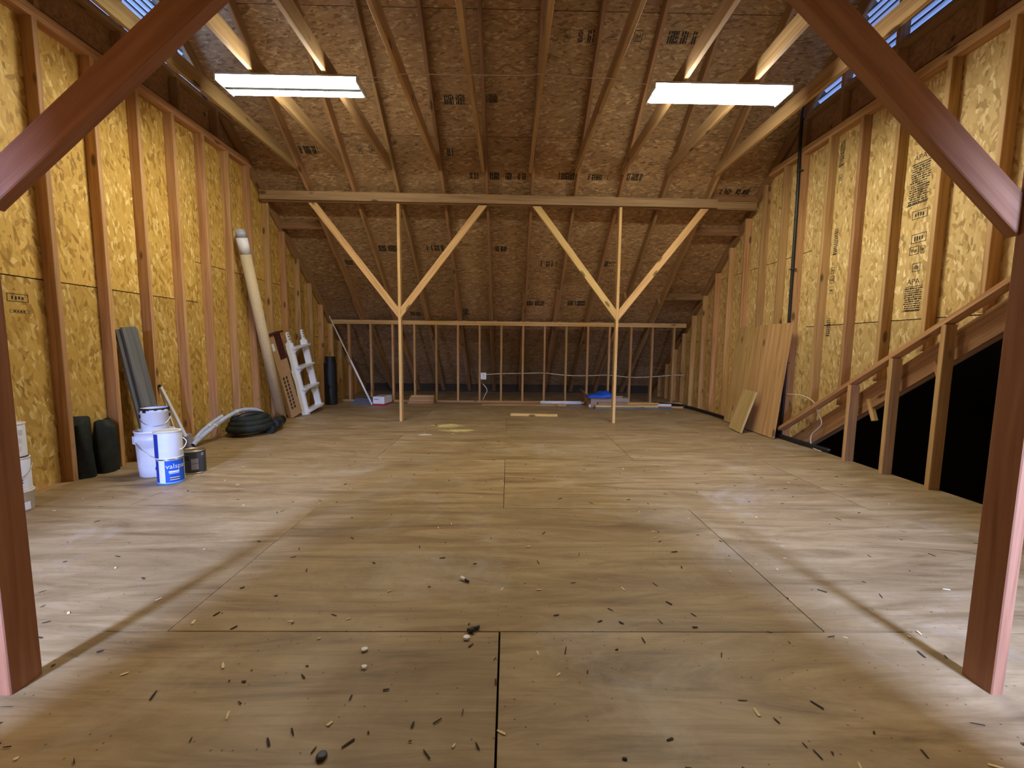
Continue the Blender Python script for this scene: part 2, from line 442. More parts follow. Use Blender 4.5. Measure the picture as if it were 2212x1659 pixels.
# outer siding behind the boards, added to keep sky light out of the gaps
panel('siding', wl, (OSBL-.06, 0, 0), (0, 1, 0), (0, 0, 1), [(-2.4, -.3), (10.4, -.3), (10.4, 3.69), (-2.4, 3.69)], .02, M['dark'])
panel('siding', wr, (OSBR+.06, 0, 0), (0, -1, 0), (0, 0, 1), [(-u, v) for u, v in clip([(-2.4, -.3), (10.4, -.3), (10.4, 3.69), (-2.4, 3.69)], -.68, -1, -(1.39+.68*2.918)+.12)], .02, M['dark'])

# ---- space under the lower roof; its shade is put in as near-black colour
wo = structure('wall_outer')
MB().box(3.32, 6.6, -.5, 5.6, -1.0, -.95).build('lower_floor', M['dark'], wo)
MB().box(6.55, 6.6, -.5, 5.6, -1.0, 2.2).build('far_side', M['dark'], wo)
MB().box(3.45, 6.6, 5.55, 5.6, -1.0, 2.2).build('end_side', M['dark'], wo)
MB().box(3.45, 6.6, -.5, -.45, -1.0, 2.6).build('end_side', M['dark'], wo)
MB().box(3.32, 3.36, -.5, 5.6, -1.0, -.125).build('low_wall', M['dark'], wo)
MB().box(3.44, 6.7, -.6, 5.7, 2.75, 2.8).build('sky_seal_lid', M['dark'], wo)  # added lid; with the outer sides below it keeps sky light out
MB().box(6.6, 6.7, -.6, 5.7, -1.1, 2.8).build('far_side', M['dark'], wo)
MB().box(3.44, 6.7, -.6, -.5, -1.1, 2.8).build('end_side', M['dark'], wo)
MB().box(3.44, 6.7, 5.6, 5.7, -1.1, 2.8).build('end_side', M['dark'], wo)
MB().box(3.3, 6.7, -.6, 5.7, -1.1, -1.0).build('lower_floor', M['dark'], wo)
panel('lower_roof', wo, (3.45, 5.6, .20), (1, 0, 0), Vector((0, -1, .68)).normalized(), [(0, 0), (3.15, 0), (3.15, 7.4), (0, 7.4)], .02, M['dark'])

# ---- knee wall at the back
wb = structure('wall_back')
for k in range(-8, 8):
    x = .270 + k*.4064
    lumber('stud', wb, (x, YK+.0445, .038), (x, YK+.0445, ZK-.077), .038, .089, M['stud'], (1, 0, 0))
lumber('bottom_plate', wb, (-3.28, YK+.0445, .019), (3.33, YK+.0445, .019), .038, .089, M['stud'], (0, 0, 1))
lumber('top_plate', wb, (-3.28, YK+.0445, ZK-.0575), (3.33, YK+.0445, ZK-.0575), .038, .089, M['fresh'], (0, 0, 1))
lumber('top_plate', wb, (-3.28, YK+.0445, ZK-.019), (-.62, YK+.0445, ZK-.019), .038, .089, M['fresh'], (0, 0, 1))
lumber('top_plate', wb, (-.615, YK+.0445, ZK-.019), (3.33, YK+.0445, ZK-.019), .038, .089, M['fresh'], (0, 0, 1))
RX = [-2.70, -2.09, -1.495, -.89, -.31, .295, .885, 1.485, 2.07, 2.70]
for x in (-.89, -.31, .295, .885, 1.60):
    lumber('shim', wb, (x-.09, YK+.02, ZK+.007), (x+.09 + (.09 if x > 1.5 else 0), YK+.02, ZK+.007), .014, .05, M['stud'], (0, 0, 1))

MB().box(-3.6, 3.6, 10.02, 10.06, -.3, 1.4).build('eave_shade_board', M['dark'], wb)  # added to close the eave against sky light; dark colour stands in for shade

# ---- roof: boards, rafters, joists
roof = structure('ceiling')
V_up = Vector((0, -1, SL)).normalized()
seams = [3.575, 4.54, 5.51, 6.48, 7.455, 8.43, 9.40, 10.1]
for r in range(len(seams)-1):
    ya, yb = seams[r], seams[r+1]
    xs = [-3.45, -2.09, .295, 2.70, 3.5] if r % 2 == 0 else [-3.45, -.89, 1.485, 3.5]
    Lr = (yb-ya)*NS
    for i in range(len(xs)-1):
        panel('roof_board', roof, (0, yb, rsheath(yb)+.014*NS), (1, 0, 0), V_up,
              [(xs[i]+.001, .0025), (xs[i+1]-.001, .0025), (xs[i+1]-.001, Lr-.0025), (xs[i]+.001, Lr-.0025)], .014, M['osb_roof_dimmed'])
MB().prism([(-3.6, -.05), (3.6, -.05), (3.6, 9.0), (-3.6, 9.0)], 0, .02).build('roof_felt', M['dark'], roof, frame((0, 10.2, rsheath(10.2)+.06), (1, 0, 0), V_up, Vector((1, 0, 0)).cross(V_up)))
V_up2 = Vector((0, 1, SL)).normalized()
FRM = frame((0, 2*RIDGE-10.68, rsheath(10.68)+.03), (-1, 0, 0), V_up2, Vector((-1, 0, 0)).cross(V_up2))
V_D = (-.3-(2*RIDGE-10.68))*NS                  # the dormers interrupt the front slope below this line
edges = [-3.6, DORMERS[0]-.46, DORMERS[0]+.46, DORMERS[1]-.46, DORMERS[1]+.46, 3.6]
for i in range(5):
    MB().prism([(-edges[i+1], V_D if i % 2 else 0), (-edges[i], V_D if i % 2 else 0), (-edges[i], 9.0), (-edges[i+1], 9.0)], 0, .03).build('roof_board', M['osb_roof_dimmed'], roof, FRM)
RD = .14
def rafter(x, y0, y1, name='rafter', back_slope=True, dep=RD, dz=0.0):
    n = Vector((0, SL, 1)).normalized()*dep/2
    p = lambda y: Vector((x, y, rbot(y)+dz))+n
    if back_slope: return lumber(name, roof, p(y0), p(y1), .038, dep, M['rafter'], (1, 0, 0))
    f = lambda v: Vector((v.x, 2*RIDGE-v.y, v.z))
    return lumber(name, roof, f(p(y0)), f(p(y1)), .038, dep, M['rafter'], (1, 0, 0))
for x in RX + [-3.352, 3.405]:
    rafter(x, 10.0, RIDGE+.06)
    rafter(x, 7.44 if any(abs(x-w) < .5 for w in DORMERS) else 8.4, RIDGE+.06, back_slope=False)
lumber('ridge_board', roof, (-3.4, RIDGE, rbot(RIDGE)+.06), (3.45, RIDGE, rbot(RIDGE)+.06), .038, .22, M['rafter'], (0, 1, 0))
for i, x in enumerate(RX):                        # lower lengths lapped beside the rafters
    y1 = (7.62, 7.55, 7.45, 7.50, 7.42, 7.47, 7.40, 7.35, 7.5, 7.6)[i]
    rafter(x-.039, 10.0, y1, 'lapped_rafter')
for i, x in enumerate(RX):
    o = -.0385 if x < .5 else -.0385
    lumber('ceiling_joist', roof, (x+o, 5.70, ZT+.07), (x+o, 1.42, ZT+.07), .038, .14, M['joist'], (1, 0, 0))
def blocking(x0, x1, y, name='blocking'):
    n = Vector((0, SL, 1)).normalized(); p = Vector((0, y, rbot(y)))+n*.07
    lumber(name, roof, (x0, p.y, p.z), (x1, p.y, p.z), .038, .13, M['rafter'], (0, -1, SL))
blocking(-3.33, -2.72, 6.43); blocking(2.72, 3.385, 6.43); blocking(2.72, 3.385, 7.52); blocking(2.72, 3.385, 6.0)

# ---- gable louvres
def gable_vent(n, side):
    v = structure('window_%d' % n)
    x = OSBL-.03 if side < 0 else OSBR+.03
    zb = 3.70
    MBx = lambda: None
    z = zb + .02
    while z < rbot(RIDGE)-.05:
        half = (rbot(RIDGE)-.0-z)/SL - .03
        w = .075
        dx = .022*(-side); 
        m = MB()
        # blade: tilted board, inner edge high, outer edge low
        vs_ = []
        for (du, dz) in ((-.026, .030), (-.026, .034), (.030, -.022), (.030, -.026)):
            vs_.append((du*side, dz))
        poly = [vs_[0], vs_[1], vs_[2], vs_[3]]
        m.add([(a, -half, b) for a, b in poly]+[(a, half, b) for a, b in poly],
              [(0, 1, 2, 3), (7, 6, 5, 4), (0, 4, 5, 1), (1, 5, 6, 2), (2, 6, 7, 3), (3, 7, 4, 0)])
        bl = m.build('louver_blade', M['louver'], v, Matrix.Translation((x, RIDGE, z+.02)))
        MB().box(-.004, .004, -half, half, -.007, .007).build('blade_shade_strip', M['charcoal'], bl, Matrix.Translation((x-.028*side, RIDGE, z+.05)))  # dark strip stands in for the shade between blades
        z += .066
    xf = XL-.03 if side < 0 else XR+.03
    xo = XL-.0445 if side < 0 else XR+.0445
    lumber('vent_sill', v, (xo, RIDGE-1.9, zb-.02), (xo, RIDGE+1.9, zb-.02), .038, .089, M['rafter'], (0, 0, 1))
    for y in (RIDGE-.9, RIDGE-.3, RIDGE+.34, RIDGE+.95):
        lumber('vent_stud', v, (xo, y, zb), (xo, y, rbot(RIDGE+abs(y-RIDGE))-.01), .089, .038, M['rafter'], (1, 0, 0))
    return v
gable_vent(3, -1); gable_vent(4, 1)
# boards between the top plates and the louvres
for side, par, x in ((-1, wl, OSBL), (1, wr, OSBR)):
    poly = [(-1.2, 3.425), (10, 3.425), (10, 3.70), (-1.2, 3.70)]
    poly = clip(poly, SL, 1, ZK+SL*8.02+.17); poly = clip(poly, -SL, 1, ZK+.17+SL*(8.02-2*RIDGE))
    if side < 0: panel('upper_board', par, (x-.012, 0, 0), (0, 1, 0), (0, 0, 1), poly, .012, M['rafter'])
    else: panel('upper_board', par, (x+.012, 0, 0), (0, -1, 0), (0, 0, 1), [(-u, v) for u, v in poly], .012, M['rafter'])
    xo = (XL-.0445) if side < 0 else (XR+.0445)
    for y in (1.8, 2.6, 3.24, 3.92, 4.53, 5.1):
        if rbot(RIDGE+abs(y-RIDGE)) > 3.68: lumber('upper_stud', par, (xo, y, ZT+.08), (xo, y, 3.66), .089, .038, M['rafter'], (1, 0, 0))

# ---- front wall with two dormer windows, behind the camera
wf = structure('wall_front')
for i in (0, 2, 4):
    MB().box(max(edges[i], -3.5), min(edges[i+1], 3.5), -.90, -.86, 0, 1.74).build('knee_board', M['osb'], wf)
for i, wx in enumerate(DORMERS):
    for sgn in (-1, 1):
        MB().box(wx+sgn*.47-.01, wx+sgn*.47+.01, -1.60, -.26, 0, 2.70).build('dormer_cheek', M['osb'], wf)
        MB().box(wx+sgn*.39-.07, wx+sgn*.39+.07, -.30, .10, 0, 1.97).build('light_blocking_partition', M['osb'], wf)  # invented unseen wall, narrows the daylight from the dormer
    MB().box(wx-.48, wx+.48, -1.60, -.26, 2.66, 2.70).build('dormer_ceiling', M['osb'], wf)
    MB().box(wx-.46, wx+.46, -.29, -.26, 1.72, 2.66).build('dormer_header', M['osb'], wf)  # unseen; hung this low to shade the tops of the front braces
    MB().box(wx-.46, wx+.46, -1.60, -1.57, 0, 1.60).build('dormer_front', M['osb'], wf)
    MB().box(wx-.46, wx+.46, -1.60, -1.57, 2.50, 2.66).build('dormer_front', M['osb'], wf)
    for sgn in (-1, 1): MB().box(wx+sgn*.375-.085, wx+sgn*.375+.085, -1.60, -1.57, 1.60, 2.50).build('dormer_front', M['osb'], wf)
    wn = structure('window_%d' % (i+1))
    fr = MB()
    for sgn in (-1, 1): fr.box(wx+sgn*.27-.02, wx+sgn*.27+.02, -1.60, -1.53, 1.60, 2.50)
    fr.box(wx-.25, wx+.25, -1.60, -1.53, 1.60, 1.64).box(wx-.25, wx+.25, -1.60, -1.53, 2.46, 2.50).box(wx-.25, wx+.25, -1.59, -1.55, 2.035, 2.065)
    fr.build('window_frame', M['paint'], wn)
    MB().box(wx-.25, wx+.25, -1.575, -1.570, 1.64, 2.46).build('pane', M['glass'], wn)

# ================================================================ posts and beams
def y_post(name, label, x, yf, side_brace, mat, zt, zb, reach, group=None):
    pass
def back_post(x, label):
    t = thing('support_post', label, 'post', (x, 5.925, 0), group='Y-shaped posts under the back beam')
    lumber('post', t, (x, 5.925+.0445, 0), (x, 5.925+.0445, 2.945), .038, .089, M['fresh'], (1, 0, 0))
    for sg in (-1, 1):
        p0 = Vector((x+sg*.0195, 5.925+.019, 1.51)); p1 = Vector((x+sg*1.135, 5.925+.019, 2.940))
        th = (p1-p0).normalized(); k = th.x/th.z        # level cut at the beam, plumb cut at the post
        lumber('brace', t, p0, p1, .089, .038, M['fresh'], (1, 0, -th.x/th.z), -th.z/th.x, k)
    return t
back_post(-1.5, 'pale pine Y-shaped post holding the beam, nearest the leaning white pole')
back_post(1.495, 'pale pine Y-shaped post holding the beam, in front of the blue tarp box')
bm_ = thing('support_beam', 'long rough wooden beam under the sloping roof, carried by the two pale Y-posts', 'beam', (0, 5.92, 2.975))
lumber('beam_board', bm_, (-3.33, 5.945, 3.035), (2.80, 5.945, 3.012), .115, .045, M['beam'], (0, 0, 1))
lumber('beam_board', bm_, (-3.33, 5.995, 3.02), (3.36, 5.995, 3.00), .105, .05, M['beam'], (0, 0, 1))

def front_post(x, sg, label):
    """sg: direction in which the visible brace leans"""
    t = thing('support_post', label, 'post', (x, 1.195, 0), group='front posts')
    lumber('post', t, (x, 1.2395, 0), (x, 1.2395, 2.475), .038, .089, M['redwood'], (1, 0, 0))
    slope = .905 if sg < 0 else .85
    z0 = 1.456 if sg < 0 else 1.487
    for d_ in (sg, -sg):
        p0 = Vector((x+d_*.0195, 1.291, z0)); zt = 2.47
        p1 = Vector((p0.x+d_*(zt-z0)/slope, 1.291, zt)); th = (p1-p0).normalized()
        lumber('brace', t, p0, p1, .089, .038, M['redwood'], (1, 0, -th.x/th.z), -th.z/th.x, th.x/th.z)
front_post(-1.495, 1, 'reddish wooden post with diagonal brace in the foreground, beside the stacked white cans')
front_post(1.519, -1, 'reddish wooden post with diagonal brace in the foreground, beside the sloping stair-like framing')
fb = thing('support_beam', 'reddish beam carried by the two foreground posts and their braces', 'beam', (0, 1.24, 2.48))
lumber('beam_board', fb, (-3.27, 1.26, 2.56), (3.32, 1.26, 2.56), .14, .09, M['redwood'], (0, 0, 1))

# ================================================================ lights
def shop_light(x, label, two):
    t = thing('shop_light', label, 'light', (x, 3.86, 3.21), group='shop lights under the joists')
    L, W_ = 1.14, .24
    z0 = 3.208
    MB().prism([(-W_/2, .035), (W_/2, .035), (W_/2-.03, .069), (-W_/2+.03, .069)], -L/2, L/2, fn=lambda u, v, w: (w, u, v)).build('housing', M['fixture'], t, Matrix.Translation((x, 3.86, z0)))
    if two:
        for q, yy in enumerate((-.070, .070)):
            prof = [(-.048, .034), (-.046, .012), (-.030, -.006), (0, -.012), (.030, -.006), (.046, .012), (.048, .034)]
            MB().prism(prof[::-1], -L/2+.01, L/2-.01, fn=lambda u, v, w: (w, u, v)).build('lamp_tube', M['lens'], t, Matrix.Translation((x-(.0 if q else .0), 3.86+yy, z0)))
        MB().box(-L/2, L/2, -.018, .018, -.006, .034).build('divider', M['charcoal'], t, Matrix.Translation((x, 3.86, z0)))
    else:
        prof = [(-.118, .034), (-.116, .012), (-.085, -.012), (.085, -.012), (.116, .012), (.118, .034)]
        MB().prism(prof[::-1], -L/2+.01, L/2-.01, fn=lambda u, v, w: (w, u, v)).build('diffuser', M['lens'], t, Matrix.Translation((x, 3.86, z0)))
    for sg in (-1, 1):
        MB().prism([(-W_/2, -.008), (W_/2, -.008), (W_/2, .04), (-W_/2, .04)], 0, .012, fn=lambda u, v, w: (w, u, v)).build('end_cap', M['fixture'], t, Matrix.Translation((x+sg*L/2-(.012 if sg < 0 else 0), 3.86, z0)))
shop_light(-1.845, 'lit double-tube shop light over the paint-can side, two bright strips', True)
shop_light(1.77, 'lit shop light with one wide diffuser over the plywood-sheet side', False)

# ================================================================ printed stamps on boards
def stamp_block(name, parent, Mx, w, h, kind, seed):
    """flat black print: w along local x, h along local y, lying on local z = 0"""
    rnd = random.Random(seed); m = MB(); e = .0006
    def bar(x0, x1, y0, y1): m.box(x0, x1, y0, y1, 0, e)
    if kind == 'block':                      # thin vertical bars and gaps, like mill print seen sideways
        x = 0
        while x < w:
            bw = rnd.uniform(.010, .022)*w/.3+.002
            if rnd.random() < .8:
                y = 0
                while y < h:
                    L = rnd.uniform(.2, .7)*h
                    bar(x, min(w, x+bw), y, min(h, y+L)); y += L+rnd.uniform(.02, .12)*h
            x += bw*rnd.uniform(1.15, 1.5)
    elif kind == 'lines':                    # horizontal rows of broken text
        n = max(3, int(h/.018)); 
        for i in range(n):
            y = h*i/n; x = rnd.uniform(0, .1)*w
            while x < w*rnd.uniform(.8, 1):
                L = rnd.uniform(.04, .22)*w; bar(x, min(w, x+L), y, y+h/n*rnd.uniform(.35, .68)); x += L+rnd.uniform(.01, .04)*w
        bar(-.05*w, w*.95, -h*.03, -h*.005); bar(0.05*w, w, h*1.005, h*1.03)
    elif kind == 'boxed':
        q = .05*min(w, h)+.001
        bar(0, w, 0, q); bar(0, w, h-q, h); bar(0, q, q, h-q); bar(w-q, w, q, h-q)
        for i in range(4): bar(w*(.2+.16*i), w*(.2+.16*i+.09), h*rnd.uniform(.2, .35), h*rnd.uniform(.6, .8))
    return m.build(name, M['ink'], parent, Mx)

def text_mesh(txt, size):
    cu = bpy.data.curves.new('lettering', 'FONT'); cu.body = txt; cu.size = size; cu.resolution_u = 2
    ob = bpy.data.objects.new('lettering', cu); COL.objects.link(ob); me = bpy.data.meshes.new_from_object(ob)
    bpy.data.objects.remove(ob); bpy.data.curves.remove(cu); return me

WRX = OSBR-.0009
def wr_stamp(ya, za, yb, zb, kind, seed):        # ya > yb ; za > zb on the gable boards beside the opening
    o = stamp_block('stamp_print', wr, frame((WRX, ya, zb), (0, -1, 0), (0, 0, 1), (-1, 0, 0)), ya-yb, za-zb, kind, seed)
    return o
for i, (ya, za, yb, zb, k) in enumerate([(3.765, 2.62, 3.585, 2.30, 'lines'), (3.712, 2.235, 3.577, 2.165, 'boxed'), (3.699, 2.04, 3.567, 1.965, 'boxed'),
        (3.704, 1.939, 3.622, 1.87, 'boxed'), (3.610, 1.931, 3.566, 1.874, 'boxed'), (3.663, 1.796, 3.594, 1.726, 'boxed'), (3.715, 1.60, 3.555, 1.40, 'lines'),
        (4.59, 2.317, 4.535, 2.067, 'lines'), (4.60, 1.932, 4.54, 1.871, 'boxed'), (4.60, 1.839, 4.54, 1.767, 'boxed'), (4.60, 1.731, 4.54, 1.656, 'boxed'),
        (4.60, 1.39, 4.54, 1.214, 'lines'), (4.605, 3.20, 4.54, 2.965, 'lines'), (4.60, 2.87, 4.54, 2.81, 'boxed')]):
    wr_stamp(ya, za, yb, zb, k, 100+i)
for (y, z) in ((3.745, 2.655), (3.70, 1.625)):
    me = text_mesh('APA', .062); me.materials.append(M['ink'])
    link('stamp_print', me, wr, frame((WRX, y, z), (0, -1, 0), (0, 0, 1), (-1, 0, 0)))
for i, (y, z, w, h) in enumerate([(2.955, 1.325, .13, .055), (2.965, 1.25, .12, .02)]):
    stamp_block('stamp_print', wl, frame((OSBL+.0009, y, z), (0, 1, 0), (0, 0, 1), (1, 0, 0)), w, h, 'boxed', 300+i)
roof_prints = [(.536, 4.639, .598, 4.73), (.686, 4.637, .85, 4.732), (1.014, 4.669, 1.082, 4.708), (1.255, 4.635, 1.34, 4.72), (1.603, 4.633, 1.898, 4.728),
 (-.779, 5.125, -.528, 5.22), (-.28, 5.118, -.154, 5.199), (-.856, 5.608, -.724, 5.699), (-.27, 5.855, .017, 5.943), (.624, 5.842, .85, 5.931),
 (1.527, 5.839, 1.754, 5.929), (-2.66, 5.611, -2.423, 5.7), (-1.921, 5.605, -1.865, 5.692), (-1.776, 5.603, -1.689, 5.689), (-2.05, 6.82, -1.758, 6.923),
 (-1.334, 6.81, -1.026, 6.906), (-.27, 6.811, -.042, 6.899), (.481, 7.033, .771, 7.137), (1.51, 7.019, 1.705, 7.123), (-1.841, 8.027, -1.648, 8.126),
 (.32, 7.766, .64, 7.872), (1.042, 7.752, 1.372, 7.862), (2.882, 5.993, 3.279, 6.125), (-.846, 7.943, -.732, 8.092), (-2.66, 7.063, -2.535, 7.153),
 (-.55, 5.86, -.42, 5.94), (.1, 5.86, .22, 5.94), (1.0, 5.86, 1.3, 5.93)]
Nrm = Vector((1, 0, 0)).cross(V_up)
for i, (xa, ya, xb, yb) in enumerate(roof_prints):
    o = Vector((xa, yb, rsheath(yb)))+Nrm*.0011
    stamp_block('stamp_print', roof, frame(o, (1, 0, 0), V_up, Nrm), xb-xa, (yb-ya)*NS*.9, 'boxed' if xb-xa < .09 else 'block', 500+i)

# ================================================================ paint cans and buckets
def handle_arc(cx, cy, z, r, drop, ang, rad=.0022, n=14):
    """bail hanging in front of a can; ends on both sides at angle ang +/- 90 deg"""
    pts = []
    for i in range(n+1):
        a = math.pi*i/n
        lx = math.cos(a)*(r+.004); fx = math.sin(a)
        off = r*math.sqrt(max(0, 1-(lx/(r+.004))**2))+.006
        px = lx*math.cos(ang+math.pi/2)+off*math.cos(ang); py = lx*math.sin(ang+math.pi/2)+off*math.sin(ang)
        pts.append((cx+px, cy+py, z-drop*fx))
    return pts
def band(r, a0, a1, z0, z1, n=16):
    """a strip of label wrapped on a can"""
    m = MB(); vs_ = []; fs = []
    for i in range(n+1):
        a = a0+(a1-a0)*i/n; vs_ += [(r*math.cos(a), r*math.sin(a), z0), (r*math.cos(a), r*math.sin(a), z1)]
    for i in range(n): fs.append((2*i, 2*i+2, 2*i+3, 2*i+1))
    m.add(vs_, fs, True); return m
def wrap_text(name, txt, size, r, a0, z, mat, parent, M_, xs=1.0):
    me = text_mesh(txt, size)
    w = max(v.co.x for v in me.vertices)
    for v in me.vertices:
        a = a0 + (v.co.x*xs)/r; h = v.co.y+z
        v.co = (r*math.cos(a), r*math.sin(a), h)
    me.materials.append(mat); return link(name, me, parent, M_)
TOCAM = lambda x, y: math.atan2(-y, -x)
def paint_can(x, y, z, label, body, r=.083, h=.19, group='paint cans', rim='steel', lid='steel', handle=True, ang=None, name='paint_can'):
    t = thing(name, label, 'paint can', (x, y, z), group=group)
    T = Matrix.Translation((x, y, z)); ang = TOCAM(x, y) if ang is None else ang
    MB().lathe([(r-.002, .004), (r-.001, .008), (r-.001, h-.010), (r-.002, h-.006)], cap=(True, True)).build('can_body', body, t, T)
    MB().lathe([(r-.003, 0), (r+.0015, .001), (r+.0015, .007), (r-.001, .009)], cap=(True, False)).build('bottom_rim', M[rim], t, T)
    MB().lathe([(r-.001, h-.010), (r+.002, h-.008), (r+.002, h), (r-.007, h), (r-.009, h-.006), (r-.016, h-.008), (r-.018, h-.003), (.001, h-.003)], cap=(False, True)).build('lid', M[lid], t, T)
    if handle:
        MB().tube(smoothpath(handle_arc(0, 0, h*.80, r, h*.42, ang), 2), .0022, 6).build('bail_handle', M['steel'], t, T)
        for sg in (-1, 1):
            a = ang+sg*math.pi/2
            MB().lathe([(.011, 0), (.010, .004), (.001, .006)], 12).build('handle_ear', M['steel'], t, T @ Matrix.Translation((r*math.cos(a), r*math.sin(a), h*.80)) @ Matrix.Rotation(a, 4, 'Z') @ Matrix.Rotation(math.pi/2, 4, 'Y'))
    return t, T, ang

# five-gallon bucket
bx, by = -2.83, 3.40
bk = thing('plastic_bucket', 'large white plastic bucket with wire handle, a smaller black-rimmed pail standing in it', 'bucket', (bx, by, 0), group='paint buckets')
T = Matrix.Translation((bx, by, 0)); ba = TOCAM(bx, by)
MB().lathe([(r_*.875, z_) for r_, z_ in [(.120, 0), (.126, .004), (.1335, .09), (.141, .262), (.144, .264), (.144, .290), (.147, .294), (.147, .308), (.1435, .312), (.1435, .352), (.149, .354), (.149, .366), (.140, .366), (.134, .30), (.128, .10), (.118, .012), (.002, .010)]], 40, cap=(True, True)).build('bucket_body', M['white'], bk, T)
band(.1225, ba-.9, ba+.9, .095, .235).build('label_panel', M['whitelabel'], bk, T)
MB().tube(smoothpath(handle_arc(0, 0, .30, .130, .15, ba+.35), 2), .0025, 6).build('bail_handle', M['steel'], bk, T)
for sg in (-1, 1):
    a = ba+.35+sg*math.pi/2
    MB().box(-.02, .02, -.006, .01, -.03, .03).build('handle_ear', M['white'], bk, T @ Matrix.Translation((.129*math.cos(a), .129*math.sin(a), .30)) @ Matrix.Rotation(a-math.pi/2, 4, 'Z'))
# pail standing in the bucket
px_, py_, pz_ = bx+.012, by-.002, .012
pa = thing('paint_pail', 'white pail with black-smeared rim sitting inside the large white bucket', 'paint can', (px_, py_, pz_), group='paint cans')
T = Matrix.Translation((px_, py_, pz_)); pg = TOCAM(px_, py_)
MB().lathe([(r_*.82, z_) for r_, z_ in [(.085, 0), (.095, .004), (.1035, .33), (.106, .335), (.112, .50), (.115, .502), (.115, .530), (.110, .532), (.106, .50), (.103, .46), (.002, .458)]], 40).build('pail_body', M['white'], pa, T)
MB().lathe([(r_*.82, z_) for r_, z_ in [(.1155, .515), (.1165, .520), (.1165, .529), (.111, .5335), (.106, .532)]], 40, cap=(False, False)).build('rim', M['black'], pa, T)
for q in range(7):
    a = pg+(-1.3, -.75, -.2, .3, .8, 1.25, 1.6)[q]
    band(.0953, a-.13, a+.16, .503-.004*(q % 2), .520).build('paint_drip', M['black'] if q in (0, 1, 5, 6) else M['white'], pa, T)
MB().tube(smoothpath(handle_arc(0, 0, .47, .0915, .075, pg), 2), .0022, 6).build('bail_handle', M['steel'], pa, T)
for sg in (-1, 1):
    a = pg+sg*1.35
    MB().lathe([(.016, 0), (.014, .006), (.001, .008)], 14).build('handle_ear', M['black'], pa, T @ Matrix.Translation((.0915*math.cos(a), .0915*math.sin(a), .47)) @ Matrix.Rotation(a, 4, 'Z') @ Matrix.Rotation(math.pi/2, 4, 'Y'))
# blue can with a white can on it
vx, vy = -2.575, 3.215
vt, T, va = paint_can(vx, vy, 0, 'blue and white labelled gallon paint can on the floor, carrying a white can', M['whitelabel'], .085, .190, rim='cyan', lid='steel', handle=False)
band(.0848, va-.42, va+1.25, .012, .178).build('label_panel', M['blue'], vt, T)
band(.0848, va-1.5, va-.95, .012, .178, 8).build('label_stripe', M['darkblue'], vt, T)
wrap_text('lettering', 'valspar', .052, .0853, va-.36, .118, M['white'], vt, T, .98)
band(.0853, va-.15, va+.62, .086, .101).build('label_bar', M['white'], vt, T)
band(.0853, va-.12, va+.60, .078, .082).build('label_bar', M['white'], vt, T)
band(.0853, va-.1, va+.62, .026, .052).build('label_bar', M['charcoal'], vt, T)
band(.0858, va-.1, va+.62, .046, .051).build('label_bar', M['white'], vt, T)
band(.0858, va-.1, va+.62, .030, .035).build('label_bar', M['white'], vt, T)
band(.0885, va-2.1, va-1.45, .100, .122, 8).build('bail_handle', M['blue'], vt, T)
wt, T, va2 = paint_can(vx-.008, vy+.004, .190, 'white gallon paint can with one blue stripe, standing on the blue can', M['whitelabel'], .0875, .205, rim='white', lid='offwhite', handle=False)
band(.0873, va2-1.28, va2-.78, .008, .190, 8).build('label_stripe', M['darkblue'], wt, T)
MB().tube(smoothpath([(.083*math.cos(va2+1.35), .083*math.sin(va2+1.35), .15), (.112*math.cos(va2+1.3), .112*math.sin(va2+1.3), .115), (.105*math.cos(va2+1.05), .105*math.sin(va2+1.05), .075), (.093*math.cos(va2+.75), .093*math.sin(va2+.75), .062)], 6), .003, 6).build('bail_handle', M['white'], wt, T)
# charcoal can
dt, T, da = paint_can(-2.585, 3.47, 0, 'charcoal labelled gallon can with a tin rim beside the blue can', M['charcoal'], .082, .188, rim='steel', lid='steel', handle=False)
band(.0818, da-.25, da+.35, .035, .125).build('label_panel', M['greylabel'], dt, T)
band(.0822, da-.25, da+.35, .082, .086).build('label_bar', M['charcoal'], dt, T)
band(.0818, da-.8, da-.4, .11, .15, 8).build('label_patch', M['black'], dt, T)
wrap_text('lettering', 'O', .03, .0825, da+.62, .145, M['white'], dt, T)
MB().box(-.05, .02, -.012, .012, .188, .197).build('stir_stick', M['chip'], dt, T @ Matrix.Rotation(.4, 4, 'Z'))

# stack by the foreground post
sx, sy_ = -3.085, 2.62
k0 = thing('plastic_tub', 'translucent beige plastic tub at the bottom of the stack by the reddish post', 'tub', (sx+.02, sy_, 0), group='stacked tubs by the foreground post')
T = Matrix.Translation((sx+.02, sy_, 0))
MB().lathe([(.070, 0), (.073, .004), (.078, .118), (.082, .12), (.082, .132), (.001, .132)], 32).build('tub_body', M['offwhite'], k0, T)
band(.0765, TOCAM(sx, sy_)-.8, TOCAM(sx, sy_)+.8, .012, .06).build('label_panel', M['whitelabel'], k0, T)
k1, T, ka = paint_can(sx+.012, sy_, .132, 'white can with black print and wire bail, middle of the stack by the reddish post', M['whitelabel'], .080, .205, lid='offwhite', rim='offwhite')
band(.0800, ka-.05, ka+.28, .095, .13, 6).build('label_patch', M['black'], k1, T)
for q, zz in enumerate((.062, .045)):
    for w_ in range(6): band(.0800, ka-.35+w_*.15, ka-.35+w_*.15+.11, zz, zz+.011, 3).build('print_line', M['charcoal'], k1, T)
k2, T, ka = paint_can(sx+.002, sy_, .337, 'white paper-wrapped can on top of the stack by the reddish post', M['whitelabel'], .079, .215, lid='offwhite', rim='charcoal', handle=False)
for q in range(3): band(.0790, ka+.55+.04*q, ka+.72+.1*q, .04+.05*q, .075+.05*q, 4).build('torn_label', M['offwhite'], k2, T)
